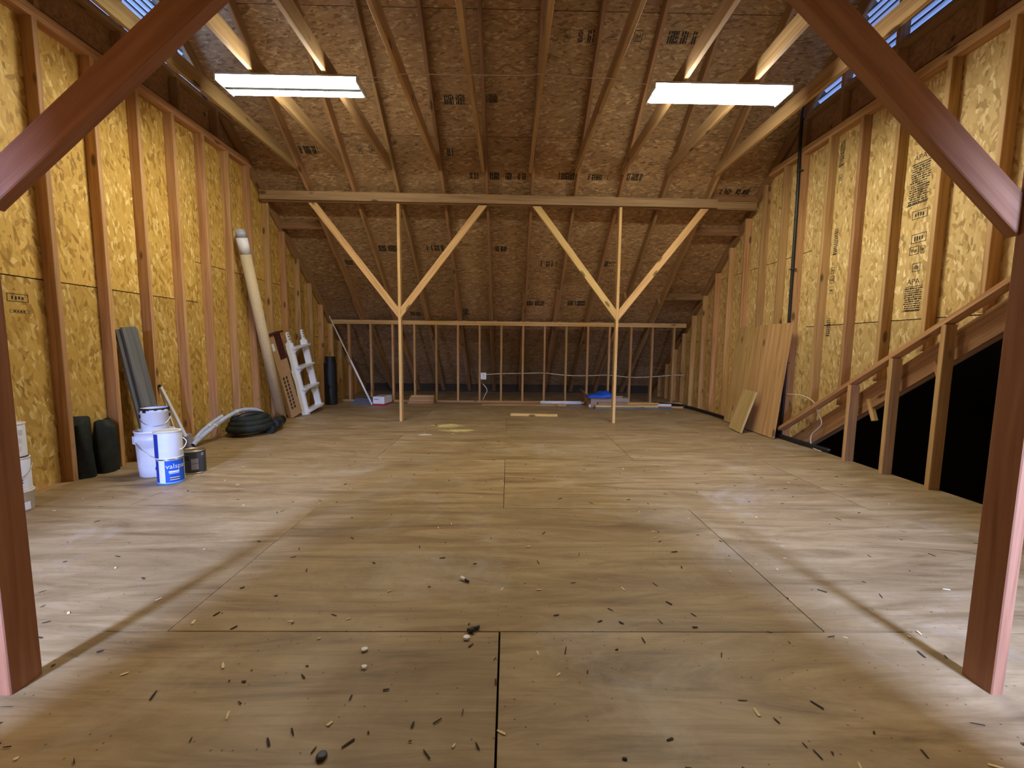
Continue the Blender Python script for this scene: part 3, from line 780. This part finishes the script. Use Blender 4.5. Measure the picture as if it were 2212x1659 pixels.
k3 = thing('caulk_bottle', 'small white bottle with a red cap standing on top of the can stack', 'bottle', (sx-.012, sy_, .552))
T = Matrix.Translation((sx-.012, sy_, .552))
MB().lathe([(.020, 0), (.022, .004), (.022, .06), (.014, .072), (.012, .078)], 20).build('bottle_body', M['offwhite'], k3, T)
MB().lathe([(.016, .076), (.024, .080), (.026, .098), (.022, .104)], 20).build('nozzle', M['white'], k3, T)
MB().lathe([(.022, .104), (.022, .110), (.015, .114)], 20).build('cap', M['red'], k3, T)

# ================================================================ things along the wall of studs
# dark rolled tarps standing in a stud bay
def lumpy_roll(x, y, r, h, label, seed, lean=0.0):
    rnd = random.Random(seed); t = thing('rolled_tarp', label, 'tarp', (x, y, 0), group='rolled tarps between the studs')
    prof = []; m = MB(); seg = 26; rows = 12; vs_ = []; fs = []
    for j in range(rows+1):
        z = h*j/rows
        for k in range(seg):
            a = 2*math.pi*k/seg
            rr = r*(1+.10*math.sin(3*a+seed+z*7)+.05*math.sin(7*a+z*13+seed*2))*(1-.10*(j/rows)**3)*(1.12-.15*j/rows)
            zz = z + (.035*math.sin(2*a+seed) if j == rows else 0)
            vs_.append((rr*math.cos(a)+lean*z*.2, rr*math.sin(a)+lean*z, max(0, zz)))
    for j in range(rows):
        for k in range(seg): fs.append((j*seg+k, j*seg+(k+1) % seg, (j+1)*seg+(k+1) % seg, (j+1)*seg+k))
    m.add(vs_, fs, True); m.f.append([rows*seg+k for k in range(seg)]); m.smooth.append(True); m.mi.append(0)
    m.build('cloth', M['blackcloth'], t, Matrix.Translation((x, y, 0)))
    sp_ = [(r*.15*math.cos(a)*(1+a/4)+lean*h*.2, r*.15*math.sin(a)*(1+a/4)+lean*h, h*1.004) for a in [i*.5 for i in range(22)]]
    MB().tube(sp_, .005, 5).build('fold', M['blackcloth'], t, Matrix.Translation((x, y, 0)))
lumpy_roll(-3.325, 3.305, .065, .45, 'taller dark roll of tarp standing in the stud bay', 1)
lumpy_roll(-3.305, 3.468, .072, .40, 'slumped dark green tarp bundle beside the taller roll', 4, .03)
# weathered grey boards leaning
def leaning_board(name, label, p_foot, p_top, w, th, mat, cat, normal, group=None, rounded=0.0):
    p_foot, p_top = Vector(p_foot), Vector(p_top)
    Yv = (p_top-p_foot).normalized(); L = (p_top-p_foot).length
    N = Vector(normal); N = (N-Yv*N.dot(Yv)).normalized(); Xv = Yv.cross(N)
    poly = [(-w/2, 0), (w/2, 0)]
    if rounded:
        for q in range(5):
            a = math.pi/2*q/4; poly.append((w/2-rounded+rounded*math.cos(a), L-rounded+rounded*math.sin(a)))
        poly.append((-w/2, L))
    else: poly += [(w/2, L), (-w/2, L)]
    m = MB().prism([(u, v-L/2) for u, v in poly], -th/2, th/2)
    # grain runs along local z of the material, so hand the board over with its length on z
    m.v = [(x, -z, y) for x, y, z in m.v]
    o = m.build(name, mat, None, frame((p_foot+p_top)/2, Xv, -N, Yv))
    return tag(o, label, cat, group)
leaning_board('grey_board', 'weathered grey board with a rounded corner leaning between studs behind the buckets', (-3.165, 3.86, .012), (-3.262, 3.73, 1.19), .120, .022, M['greyboard'], 'board', (1, -.25, 0), 'grey boards', .03)
leaning_board('grey_board', 'second weathered grey board, mostly hidden behind the rounded one', (-3.20, 3.83, .012), (-3.292, 3.705, 1.17), .120, .022, M['greyboard'], 'board', (1, -.25, 0), 'grey boards')
# white sticks with grey foot
ws = thing('white_handle_brush', 'white-handled push brush with a grey block foot leaning on a stud behind the cans', 'brush', (-3.225, 4.31, 0))
lumber('handle', ws, (-3.235, 4.265, .10), (-3.272, 4.03, .645), .030, .022, M['white'], (0, 1, 0))
lumber('side_stick', ws, (-3.265, 4.20, .05), (-3.279, 4.05, .60), .018, .018, M['white'], (0, 1, 0))
lumber('foot_block', ws, (-3.225, 4.31, .012), (-3.235, 4.265, .135), .075, .05, M['rope'], (0, 1, 0))
MB().lathe([(.012, 0), (.012, .02), (.006, .026)], 12).build('tip', M['black'], ws, Matrix.Translation((-3.273, 4.027, .642)))
# coil of black drain hose with grey hoses
co_ = thing('hose_coil', 'flat coil of wide black hose on the floor near the cardboard tube', 'hose', (-3.03, 5.0, 0))
m = MB(); pts = []
for i in range(0, 31*3):
    a = 2*math.pi*i/30; rr = .215-.0008*i
    pts.append((rr*1.0*math.cos(a), rr*1.15*math.sin(a), .045+.052*i/30))
m.tube(pts, .046, 12); m.build('coil', M['blackcloth'], co_, Matrix.Translation((-3.03, 5.0, 0)))
MB().tube(smoothpath([(.20, .12, .10), (.16, .30, .09), (.02, .55, .065), (.02, .66, .062)], 6), .055, 12).build('loose_end', M['black'], co_, Matrix.Translation((-3.03, 5.0, 0)))
MB().tube(smoothpath([(-.16, -.1, .17), (-.05, .02, .22), (.03, .16, .21), (.10, .2, .16)], 6), .035, 10).build('inner_loop', M['black'], co_, Matrix.Translation((-3.03, 5.0, 0)))
for q, (lab, pth, rad) in enumerate([
    ('longer grey hose arching over the black coil', [(-3.19, 4.28, .028), (-3.18, 4.42, .10), (-3.16, 4.62, .185), (-3.14, 4.82, .255), (-3.11, 4.98, .285), (-3.05, 5.14, .265), (-3.01, 5.24, .20)], .024),
    ('shorter grey hose lying against the longer one beside the black coil', [(-3.235, 4.35, .05), (-3.225, 4.48, .135), (-3.21, 4.62, .20), (-3.19, 4.74, .25)], .022)]):
    t = thing('grey_hose', lab, 'hose', pth[0], group='grey hoses over the coil')
    sp_ = smoothpath(pth, 8); MB().tube(sp_, rad, 12, cap=False).build('hose_body', M['hosegrey'], t)
    MB().tube([sp_[0]+(sp_[1]-sp_[0])*.2, sp_[1]], rad*.86, 12).build('open_end', M['black'], t)
    for k in ((14, 27) if q == 0 else (12,)):
        if k+1 < len(sp_): MB().tube([sp_[k], sp_[k+1]], rad*1.14, 12).build('cuff', M['offwhite'], t)
# long cardboard tube
t = thing('cardboard_tube', 'long kraft cardboard tube leaning on the studs, white wrap at its top', 'tube', (-3.13, 6.10, 0))
pa_, pb_ = Vector((-3.15, 5.90, .03)), Vector((-3.222, 5.285, 2.42)); dr = (pb_-pa_).normalized(); L = (pb_-pa_).length
MB().tube([pa_, pa_+dr*(L-.28)], .062, 24).build('tube_body', M['tube'], t)
MB().tube([pa_+dr*(L-.29), pa_+dr*(L-.10)], .0632, 24).build('white_wrap', M['whitelabel'], t)
MB().tube([pa_+dr*(L-.10), pa_+dr*L], [.062, .050], 24).build('end_wrap', M['hosegrey'], t)
# long carton
t = thing('long_carton', 'long flat cardboard carton with maroon top flap leaning behind the tube', 'box', (-3.1, 6.22, 0))
f0, f1 = Vector((-3.11, 6.21, .03)), Vector((-3.235, 5.89, 1.22)); Zv = (f1-f0).normalized(); L = (f1-f0).length
Nv = Vector((1, -.2, 0)); Nv = (Nv-Zv*Nv.dot(Zv)).normalized(); Xv = Nv.cross(Zv)
FR = frame(f0, Xv, -Nv, Zv)
MB().box(-.115, .115, -.03, .03, 0, L*.70).build('carton_body', M['card'], t, FR)
MB().box(.01, .115, -.03, .03, L*.70, L*.97).build('carton_body', M['card'], t, FR)
MB().box(-.115, .01, -.032, .032, L*.68, L*.98).build('maroon_panel', M['maroon'], t, FR)
MB().prism([(-.19, -.03), (.12, -.05), (.14, .03), (-.12, .04)], L*.97, L*.985).build('top_flap', M['maroon'], t, FR)
MB().box(.055, .10, -.0325, -.030, L*.80, L*.88).build('white_sticker', M['whitelabel'], t, FR)
for q in range(2):
    for w_ in range(9): MB().box(-.02+q*.06, .012+q*.06, -.0312, -.030, .12+w_*.055, .16+w_*.055).build('print_line', M['ink'], t, FR)
MB().box(-.112, -.10, -.0312, -.030, .25, .62).build('print_line', M['ink'], t, FR)
# white ladder
t = thing('pool_ladder', 'white plastic ladder section with four steps leaning on the studs', 'ladder', (-3.06, 6.75, 0))
base, tilt = Vector((-3.065, 6.66, .012)), None
Zv = Vector((-.165, -.165, 1.25)).normalized(); Yv = Vector((.03, 1, .02)); Yv = (Yv-Zv*Yv.dot(Zv)).normalized(); Xv = Yv.cross(Zv)
FR = frame(base, Xv, Yv, Zv)        # local x out from the wall, y along the wall, z up the ladder
def rail(yc, parent):
    # notched outline, wide at each step
    o_ = [(-.055, 0), (.055, 0), (.062, .04), (.050, .09), (.050, 1.10), (.022, 1.12), (.020, 1.255), (.012, 1.27), (-.012, 1.27), (-.020, 1.255), (-.022, 1.13), (-.060, 1.11), (-.060, .98), (-.052, .90), (-.052, .72), (-.066, .70), (-.066, .63), (-.052, .57), (-.052, .40), (-.066, .38), (-.066, .31), (-.052, .25), (-.052, .10), (-.064, .08)]
    m = MB(); n = len(o_)
    m.add([(.0, yc-.03+0, 0)], [])
    m = MB().prism(o_, -.016, .016, fn=lambda u, v, w: (u*.55+0, yc+w+u*.75, v))
    return m.build('side_rail', M['white'], parent, FR)
rail(-.20, t); rail(.235, t)
for k, z in enumerate((.055, .40, .73, 1.03)):
    st = MB().box(-.075, .075, -.20, .265, z-.012, z+.012).build('step', M['white'], t, FR)
    if k > 0:
        poly = [(-.19, -.005), (.22, -.005), (.22, -.07), (.16, -.045), (.06, -.03), (-.03, -.03), (-.12, -.045), (-.19, -.07)]
        MB().prism(poly, .036, .048, fn=lambda u, v, w: (w, u, z+v)).build('step_gusset', M['white'], st, FR)
for yc in (-.20, .235):
    for zz in (1.16, 1.20, 1.235): MB().box(.006, .0175, yc-.012, yc+.012, zz, zz+.012).build('peg_hole', M['charcoal'], t, FR)
# black roll standing in the corner
t = thing('black_roll', 'black roll of sheeting with a stepped top standing in the corner', 'roll', (-3.165, 7.62, 0))
pts = []; m = MB(); vs_ = []; fs = []
n = 60
for i in range(n+1):
    a = -2.6+i*.21; r = .112-.0009*i
    x, y = r*math.cos(a), r*math.sin(a); top = .74 if i < 17 else .855
    vs_ += [(x, y, 0), (x, y, top), (x*.965, y*.965, top), (x*.965, y*.965, 0)]
for i in range(n):
    b0, b1 = 4*i, 4*i+4
    fs += [(b0, b1, b1+1, b0+1), (b0+1, b1+1, b1+2, b0+2), (b0+2, b1+2, b1+3, b0+3)]
m.add(vs_, fs, False); m.build('sheet', M['black'], t, Matrix.Translation((-3.165, 7.62, 0)))
MB().lathe([(.05, 0), (.05, .80)], 20).build('core', M['black'], t, Matrix.Translation((-3.165, 7.62, 0)))
# white pole
t = thing('extension_pole', 'thin white pole leaning into the back corner', 'pole', (-2.40, 7.47, 0))
a_, b_ = Vector((-2.405, 7.50, .012)), Vector((-3.16, 7.62, 1.56)); d_ = (b_-a_)
MB().tube([a_, a_+d_*.5], .0165, 10).build('lower_tube', M['white'], t)
MB().tube([a_+d_*.5, b_], .0115, 10).build('upper_tube', M['offwhite'], t)
for f in (.5, .56, .62, .70, .75, .8): MB().tube([a_+d_*f, a_+d_*(f+.008)], .0145, 10).build('collar', M['tube'], t)
# grey slats stacked
for k in range(4):
    o = MB().box(-.20+.02*k, .20, -.17+.028*k, .17, 0, .026).build('composite_plank', M['shingle'], None, Matrix.Translation((-2.60, 7.72, k*.0275)) @ Matrix.Rotation(-.03*k, 4, 'Z'))
    tag(o, ('bottom', 'second', 'third', 'topmost')[k]+' slat of the flat grey stack beside the white pole', 'plank', 'grey slats')
# white carton with red stripe
t = thing('small_box', 'small white box with a red base stripe beside the white pole', 'box', (-2.27, 7.70, 0))
FR = Matrix.Translation((-2.275, 7.72, 0)) @ Matrix.Rotation(-.12, 4, 'Z')
MB().box(-.105, .105, -.19, .16, .028, .150).build('box_body', M['whitelabel'], t, FR)
MB().box(-.106, .106, -.191, .161, 0, .028).build('red_stripe', M['red'], t, FR)
MB().box(-.06, .06, -.12, .09, .150, .1515).build('top_label', M['greylabel'], t, FR)
MB().box(-.08, .0, -.1925, -.191, .105, .112).build('print_line', M['darkblue'], t, FR)
# short boards stacked
for k in range(4):
    w0 = (.25, .235, .235, .225)[k]
    o = lumber('short_board', None, (-1.60-w0+.01*k, 7.845, .019+.0385*k), (-1.60+w0-.02+.01*k, 7.845, .019+.0385*k), .089, .037, M['stud'], (0, 1, 0))
    tag(o, ('lowest', 'second', 'third', 'uppermost')[k]+' short board in the neat stack against the knee wall', 'board', 'short boards stacked at the knee wall')
# outlet and cable on the knee wall
t = thing('outlet_box', 'white electrical outlet box fixed to a knee-wall stud', 'outlet', (-.47, 7.99, .508))
MB().box(-.052, .052, -.012, .03, -.062, .062).build('cover_plate', M['paint'], t, Matrix.Translation((-.468, 8.00, .508)))
for zz in (-.024, .024): MB().box(-.018, .018, -.0135, -.012, zz-.014, zz+.014).build('socket', M['offwhite'], t, Matrix.Translation((-.468, 8.00, .508)))
t = thing('cable_run', 'pale electrical cable strung through the knee-wall studs from the outlet', 'cable', (0, 8.05, .57))
MB().tube(smoothpath([(-.42, 8.02, .535), (-.15, 8.05, .553), (.27, 8.06, .562), (.68, 8.06, .572), (1.08, 8.06, .535), (1.49, 8.06, .53), (1.9, 8.06, .545), (2.3, 8.06, .51), (2.71, 8.06, .52), (3.12, 8.06, .555), (3.34, 8.06, .56)], 6), .008, 6).build('sheath', M['wire'], t)
t = thing('cable_tail', 'short loop of loose cable hanging below the outlet box', 'cable', (-.47, 8.03, .3))
MB().tube(smoothpath([(-.48, 8.01, .36), (-.42, 8.01, .29), (-.40, 8.01, .22), (-.44, 8.01, .14), (-.475, 8.01, .06)], 5), .008, 6).build('sheath', M['wire'], t)
# boards and tubes on the floor by the knee wall
o = lumber('long_board', None, (-.47, 7.70, .012), (.97, 7.70, .012), .14, .022, M['stud'], (0, 1, 0)); tag(o, 'long reddish board lying flat along the foot of the knee wall', 'board')
o = lumber('wood_wedge', None, (.90, 7.54, .03), (1.02, 7.54, .03), .06, .05, M['stud'], (0, 1, 0), .5, -.5); tag(o, 'small dark wooden wedge beside the end of the reddish board', 'block')
t = thing('white_pipe', 'glossy white pipe lying along the foot of the knee wall', 'pipe', (1.0, 7.80, 0))
MB().tube([(.60, 7.84, .036), (1.35, 7.84, .036)], .034, 16).build('pipe_body', M['white'], t)
MB().tube([(1.35, 7.84, .036), (1.41, 7.84, .036)], [.030, .016], 16).build('pipe_tip', M['offwhite'], t)
o = lumber('short_stud', None, (.04, 6.48, .0215), (.755, 6.44, .0215), .075, .038, M['fresh'], (0, 1, 0)); tag(o, 'loose pale two-by-four offcut lying alone on the open floor', 'board')
# cardboard box with tarp
t = thing('open_carton', 'open grey-brown cardboard carton under the blue tarp', 'box', (1.75, 7.68, 0))
FR = Matrix.Translation((1.80, 7.70, 0)) @ Matrix.Rotation(.06, 4, 'Z')
MB().box(-.33, .37, -.15, -.14, 0, .165).build('carton_front', M['cardgrey'], t, FR)
MB().box(-.33, .37, .20, .21, 0, .165).build('carton_back', M['cardgrey'], t, FR)
MB().box(.36, .37, -.14, .20, 0, .165).build('carton_end', M['cardgrey'], t, FR)
MB().box(-.33, -.32, -.14, .20, 0, .165).build('carton_end', M['card'], t, FR)
MB().box(-.32, .36, -.14, .20, 0, .008).build('carton_base', M['cardgrey'], t, FR)
MB().prism([(-.15, .16), (.21, .16), (.24, .29), (-.05, .27)], -.345, -.335, fn=lambda u, v, w: (w-.10*(v-.16)/.13, u, v)).build('side_flap', M['card'], t, FR)
MB().box(-.36, -.335, -.16, -.1, .0, .05).build('torn_corner', M['whitelabel'], t, FR)
t = thing('folded_tarp', 'bright blue folded tarp lying on the cardboard carton', 'tarp', (1.66, 7.68, .165))
nx, ny = 18, 10; vs_ = []; fs = []
for lay in (1, 0):
    for j in range(ny+1):
        for i in range(nx+1):
            u, v = i/nx, j/ny
            x = -.24+.46*u; y = -.17+.36*v
            ed = min(u, 1-u, v, 1-v)*6; ed = min(1, ed)
            z = (.03+.055*math.sin(math.pi*min(1, u*1.2))*.4+.11*u*u*(.6+.4*math.sin(3*v))+.018*math.sin(9*u+4*v)+.012*math.sin(14*v-5*u))*(.35+.65*ed**.5)
            vs_.append((x+.04*(v-.5), y, z if lay else z*.25+.0))
n0 = (nx+1)*(ny+1)
for j in range(ny):
    for i in range(nx):
        a = j*(nx+1)+i; fs.append((a, a+1, a+nx+2, a+nx+1)); fs.append((n0+a, n0+a+nx+1, n0+a+nx+2, n0+a+1))
for i in range(nx):
    fs.append((i, n0+i, n0+i+1, i+1)); a = ny*(nx+1)+i; fs.append((a, a+1, n0+a+1, n0+a))
for j in range(ny):
    a = j*(nx+1); fs.append((a, a+nx+1, n0+a+nx+1, n0+a)); a += nx; fs.append((a, n0+a, n0+a+nx+1, a+nx+1))
MB().add(vs_, fs, True).build('tarp_fold', M['tarp'], t, Matrix.Translation((1.66, 7.67, .166)))
for q, (z, y0) in enumerate(((.075, -.165), (.05, -.168))):
    MB().box(-.20, .2, y0, y0+.012, z*.4, z*.4+.012).build('fold_edge', M['tarp'], t, Matrix.Translation((1.66, 7.67, .172)))
# scrap lumber pile
pile = [((1.50, 7.32, .016), (2.88, 7.36, .016), .12, .03, 'greyboard', 'flat grey board under the scrap pile by the carton'),
        ((1.52, 7.34, .050), (2.62, 7.37, .050), .09, .036, 'fresh', 'pale two-by-four lying on the grey scrap board'),
        ((1.58, 7.42, .088), (2.10, 7.43, .088), .09, .038, 'cardgrey_w', 'short brown offcut on top of the scrap pile'),
        ((2.10, 7.42, .088), (2.66, 7.44, .088), .06, .030, 'stud', 'short yellow batten on top of the scrap pile'),
        ((2.5, 7.55, .016), (3.12, 7.50, .016), .075, .03, 'fresh', 'loose batten end poking out beyond the scrap pile')]
M['cardgrey_w'] = mat_wood('brown_offcut', (.20, .13, .085), (.29, .20, .14), (.36, .26, .19), False)
for p0, p1, w, d, mm, lab in pile:
    tag(lumber('scrap_board', None, p0, p1, w, d, M[mm], (0, 1, 0)), lab, 'board', 'scrap lumber by the carton')
t = thing('white_offcut', 'short white trim offcut at the end of the scrap pile', 'trim', (2.72, 7.66, 0))
MB().box(-.12, .13, -.03, .03, .0, .035).build('trim_body', M['white'], t, Matrix.Translation((2.86, 7.72, .0)))
MB().box(-.12, .13, -.03, -.02, .035, .05).build('trim_lip', M['white'], t, Matrix.Translation((2.86, 7.72, .0)))
# plywood sheets leaning on the other wall
def sheet(name, label, foot_a, foot_b, h, lean, th, mat, parent_group):
    """sheet whose bottom edge runs foot_a to foot_b, leaning by `lean` towards +x"""
    A_, B_ = Vector(foot_a), Vector(foot_b); Xv = (B_-A_).normalized(); w = (B_-A_).length
    Zv = Vector((lean, 0, 1)); Zv = (Zv-Xv*Zv.dot(Xv)).normalized(); Yv = Zv.cross(Xv)
    m = MB().box(-w/2, w/2, -th/2, th/2, -h/2, h/2)
    o = m.build(name, mat, None, frame((A_+B_)/2+Zv*h/2+Vector((0, 0, .008)), Xv, Yv, Zv)); return tag(o, label, 'plywood', parent_group)
sheet('plywood_sheet', 'tall plywood sheet leaning on the studs beside the black pipe', (3.155, 4.93, .0), (3.165, 5.62, 0), 1.37, .095, .018, M['ply'], 'leaning plywood')
sheet('plywood_sheet', 'second tall plywood sheet, behind the other and further from the pipe', (3.188, 5.35, .0), (3.198, 6.18, 0), 1.36, .095, .018, M['ply'], 'leaning plywood')
sheet('plywood_offcut', 'small pale plywood offcut leaning against the tall plywood sheets', (2.935, 5.245, .0), (2.985, 5.62, 0), .545, .30, .024, M['ply_pale'], 'leaning plywood')
# black pipes
t = thing('black_pipe', 'black pipe running straight up the studs from floor to louvres', 'pipe', (3.30, 5.06, 0))
MB().tube(smoothpath([(3.315, 5.055, .02), (3.318, 5.05, .6), (3.318, 5.06, 1.8), (3.318, 5.07, 2.8), (3.315, 5.09, 3.55), (3.318, 5.06, 3.82), (3.32, 4.95, 3.90)], 6), .017, 10).build('pipe_run', M['black'], t)
for zz in (.9, 2.0, 3.1): MB().box(-.03, .03, -.024, .024, zz-.006, zz+.006).build('pipe_strap', M['charcoal'], t, Matrix.Translation((3.322, 5.06, 0)))
t = thing('floor_pipe', 'black hose lying along the foot of the studs towards the opening', 'hose', (3.25, 6.5, 0))
MB().tube(smoothpath([(2.75, 7.95, .03), (3.0, 7.8, .03), (3.17, 7.55, .03), (3.24, 7.0, .03), (3.265, 6.3, .03), (3.27, 5.6, .03), (3.265, 5.0, .03), (3.275, 4.6, .03), (3.33, 4.25, .02)], 6), .026, 10).build('hose_body', M['black'], t)
MB().tube([(3.168, 7.56, .03), (3.178, 7.52, .03)], .029, 10).build('hose_joint', M['charcoal'], t)
for q, (lab, pts_) in enumerate([('loose yellow cable looping under the sloping plate', [(3.325, 5.02, .53), (3.325, 4.75, .545), (3.30, 4.52, .50), (3.28, 4.42, .40), (3.30, 4.38, .28), (3.29, 4.50, .14), (3.28, 4.46, .02), (3.275, 4.32, .006)]),
        ]):
    t = thing('loose_cable', lab, 'cable', pts_[-1]); MB().tube(smoothpath(pts_, 6), .006, 6).build('sheath', M['wire'], t)
    MB().tube([Vector(pts_[-1]), Vector(pts_[-1])+Vector((0, -.012, 0))], .0035, 6).build('bare_end', M['steel'], t)
# cable between the two lights
t = thing('lamp_cable', 'thin cable strung across the joists between the two shop lights', 'cable', (0, 3.72, 3.27))
MB().tube(smoothpath([(-1.27, 3.80, 3.255), (-1.10, 3.77, 3.262), (-.93, 3.74, 3.27), (-.70, 3.72, 3.262), (-.35, 3.73, 3.27), (.1, 3.71, 3.262), (.26, 3.70, 3.27), (.6, 3.72, 3.26), (.84, 3.74, 3.27), (1.2, 3.80, 3.255)], 5), .0035, 5).build('sheath', M['wire'], t)
MB().tube(smoothpath([(-1.25, 3.82, 3.25), (-1.05, 3.82, 3.255), (-.93, 3.79, 3.27)], 5), .0035, 5).build('second_strand', M['wire'], t)

# dried paint on the floor sheets
M['spill_yellow'] = mat_plain('yellow_paint_spill', (.56, .47, .18), .6, var=.2, nscale=9)
for q, (x, y, rx, ry, mm) in enumerate([(-.80, 5.62, .26, .16, 'spill_yellow'), (-.62, 5.30, .30, .10, 'spill_yellow'), (-.98, 5.02, .10, .05, 'spill'), (-.66, 5.08, .03, .02, 'spill'), (-3.0, 6.1, .10, .03, 'spill'), (2.62, 6.9, .05, .03, 'spill')]):
    rnd = random.Random(40+q); P = [(rx*rnd.uniform(.45, 1.0)*math.cos(a), ry*rnd.uniform(.45, 1.0)*math.sin(a)) for a in [k*math.pi/13 for k in range(26)]]
    MB().prism(P, .0014, .0019).build('paint_stain', M[mm], floor, Matrix.Translation((x, y, 0)))
# ================================================================ debris on the floor
t = thing('white_plug', 'white plastic plug with dark tip lying on the floor', 'plug', (-.185, 1.82, 0))
MB().tube([(-.205, 1.845, .008), (-.185, 1.825, .008)], .008, 10).build('plug_body', M['white'], t)
MB().tube([(-.185, 1.825, .008), (-.168, 1.812, .007)], .005, 8).build('plug_tip', M['black'], t)
t = thing('dark_bolt', 'dark metal bolt lying on the floor near the seam', 'bolt', (-.12, 1.49, 0))
MB().tube([(-.140, 1.478, .008), (-.120, 1.492, .008)], .009, 8).build('bolt_head', M['charcoal'], t)
MB().tube([(-.120, 1.492, .008), (-.100, 1.505, .008)], .006, 8).build('bolt_shank', M['charcoal'], t)
t = thing('plastic_disc', 'small white plastic disc lying below the dark bolt', 'disc', (-.142, 1.448, 0))
MB().lathe([(.011, 0), (.0125, .002), (.0125, .007), (.010, .009)], 8).build('disc_body', M['white'], t, Matrix.Translation((-.142, 1.448, 0)))
t = thing('rubber_grommet', 'dark grey rubber grommet lying in the foreground', 'grommet', (-.469, 1.0, 0))
MB().lathe([(.004, .008), (.008, .010), (.013, .007), (.014, .003), (.012, 0)], 16, cap=(True, True)).build('ring', M['charcoal'], t, Matrix.Translation((-.469, 1.0, 0)))
for i, (x, y, lab) in enumerate([(-.49, 1.387, 'crumpled grey-white scrap on the floor, nearer the dark bolt'), (-.463, 1.305, 'tiny white pebble-like scrap on the floor')]):
    rnd = random.Random(i); m = MB(); vs_ = [(.011*math.cos(a)*rnd.uniform(.6, 1.2), .009*math.sin(a)*rnd.uniform(.6, 1.2), z) for z in (0, .006) for a in [k*math.pi/4 for k in range(8)]]
    m.add(vs_, [tuple(range(7, -1, -1)), tuple(range(8, 16))]+[(k, (k+1) % 8, 8+(k+1) % 8, 8+k) for k in range(8)])
    tag(m.build('paper_scrap', M['whitelabel'], None, Matrix.Translation((x, y, .001))), lab, 'scrap')
def scatter(name, mat, n, lmin, lmax, wmin, wmax, seed, label, cat):
    rnd = random.Random(seed); m = MB()
    for i in range(n):
        y = .85+4.9*rnd.random()**1.7; x = rnd.uniform(-1, 1)*min(2.9, .6+1.05*y)
        L, w, a = rnd.uniform(lmin, lmax), rnd.uniform(wmin, wmax), rnd.uniform(0, 6.28)
        ca, sa = math.cos(a)*L/2, math.sin(a)*L/2; na, nb = -math.sin(a)*w/2, math.cos(a)*w/2; b = rnd.uniform(-.3, .3)*L
        P = [(-ca+na, -sa+nb), (-ca-na, -sa-nb), (b*na*8-na*1.1, b*nb*8-nb*1.1), (ca-na*.6, sa-nb*.6), (ca+na*.6, sa+nb*.6), (b*na*8+na*1.1, b*nb*8+nb*1.1)]
        zt = rnd.uniform(.0015, .004)
        m.prism([(x+p, y+q) for p, q in P], .0014, zt)
    return tag(m.build(name, mat, None), label, cat, kind='stuff')
scatter('wood_chips', M['chip'], 95, .008, .034, .004, .009, 3, 'scattered pale wood chips on the plywood floor', 'wood chips')
scatter('floor_grit', M['speck'], 330, .005, .036, .002, .006, 5, 'scattered dark splinters and grit on the plywood floor', 'grit')
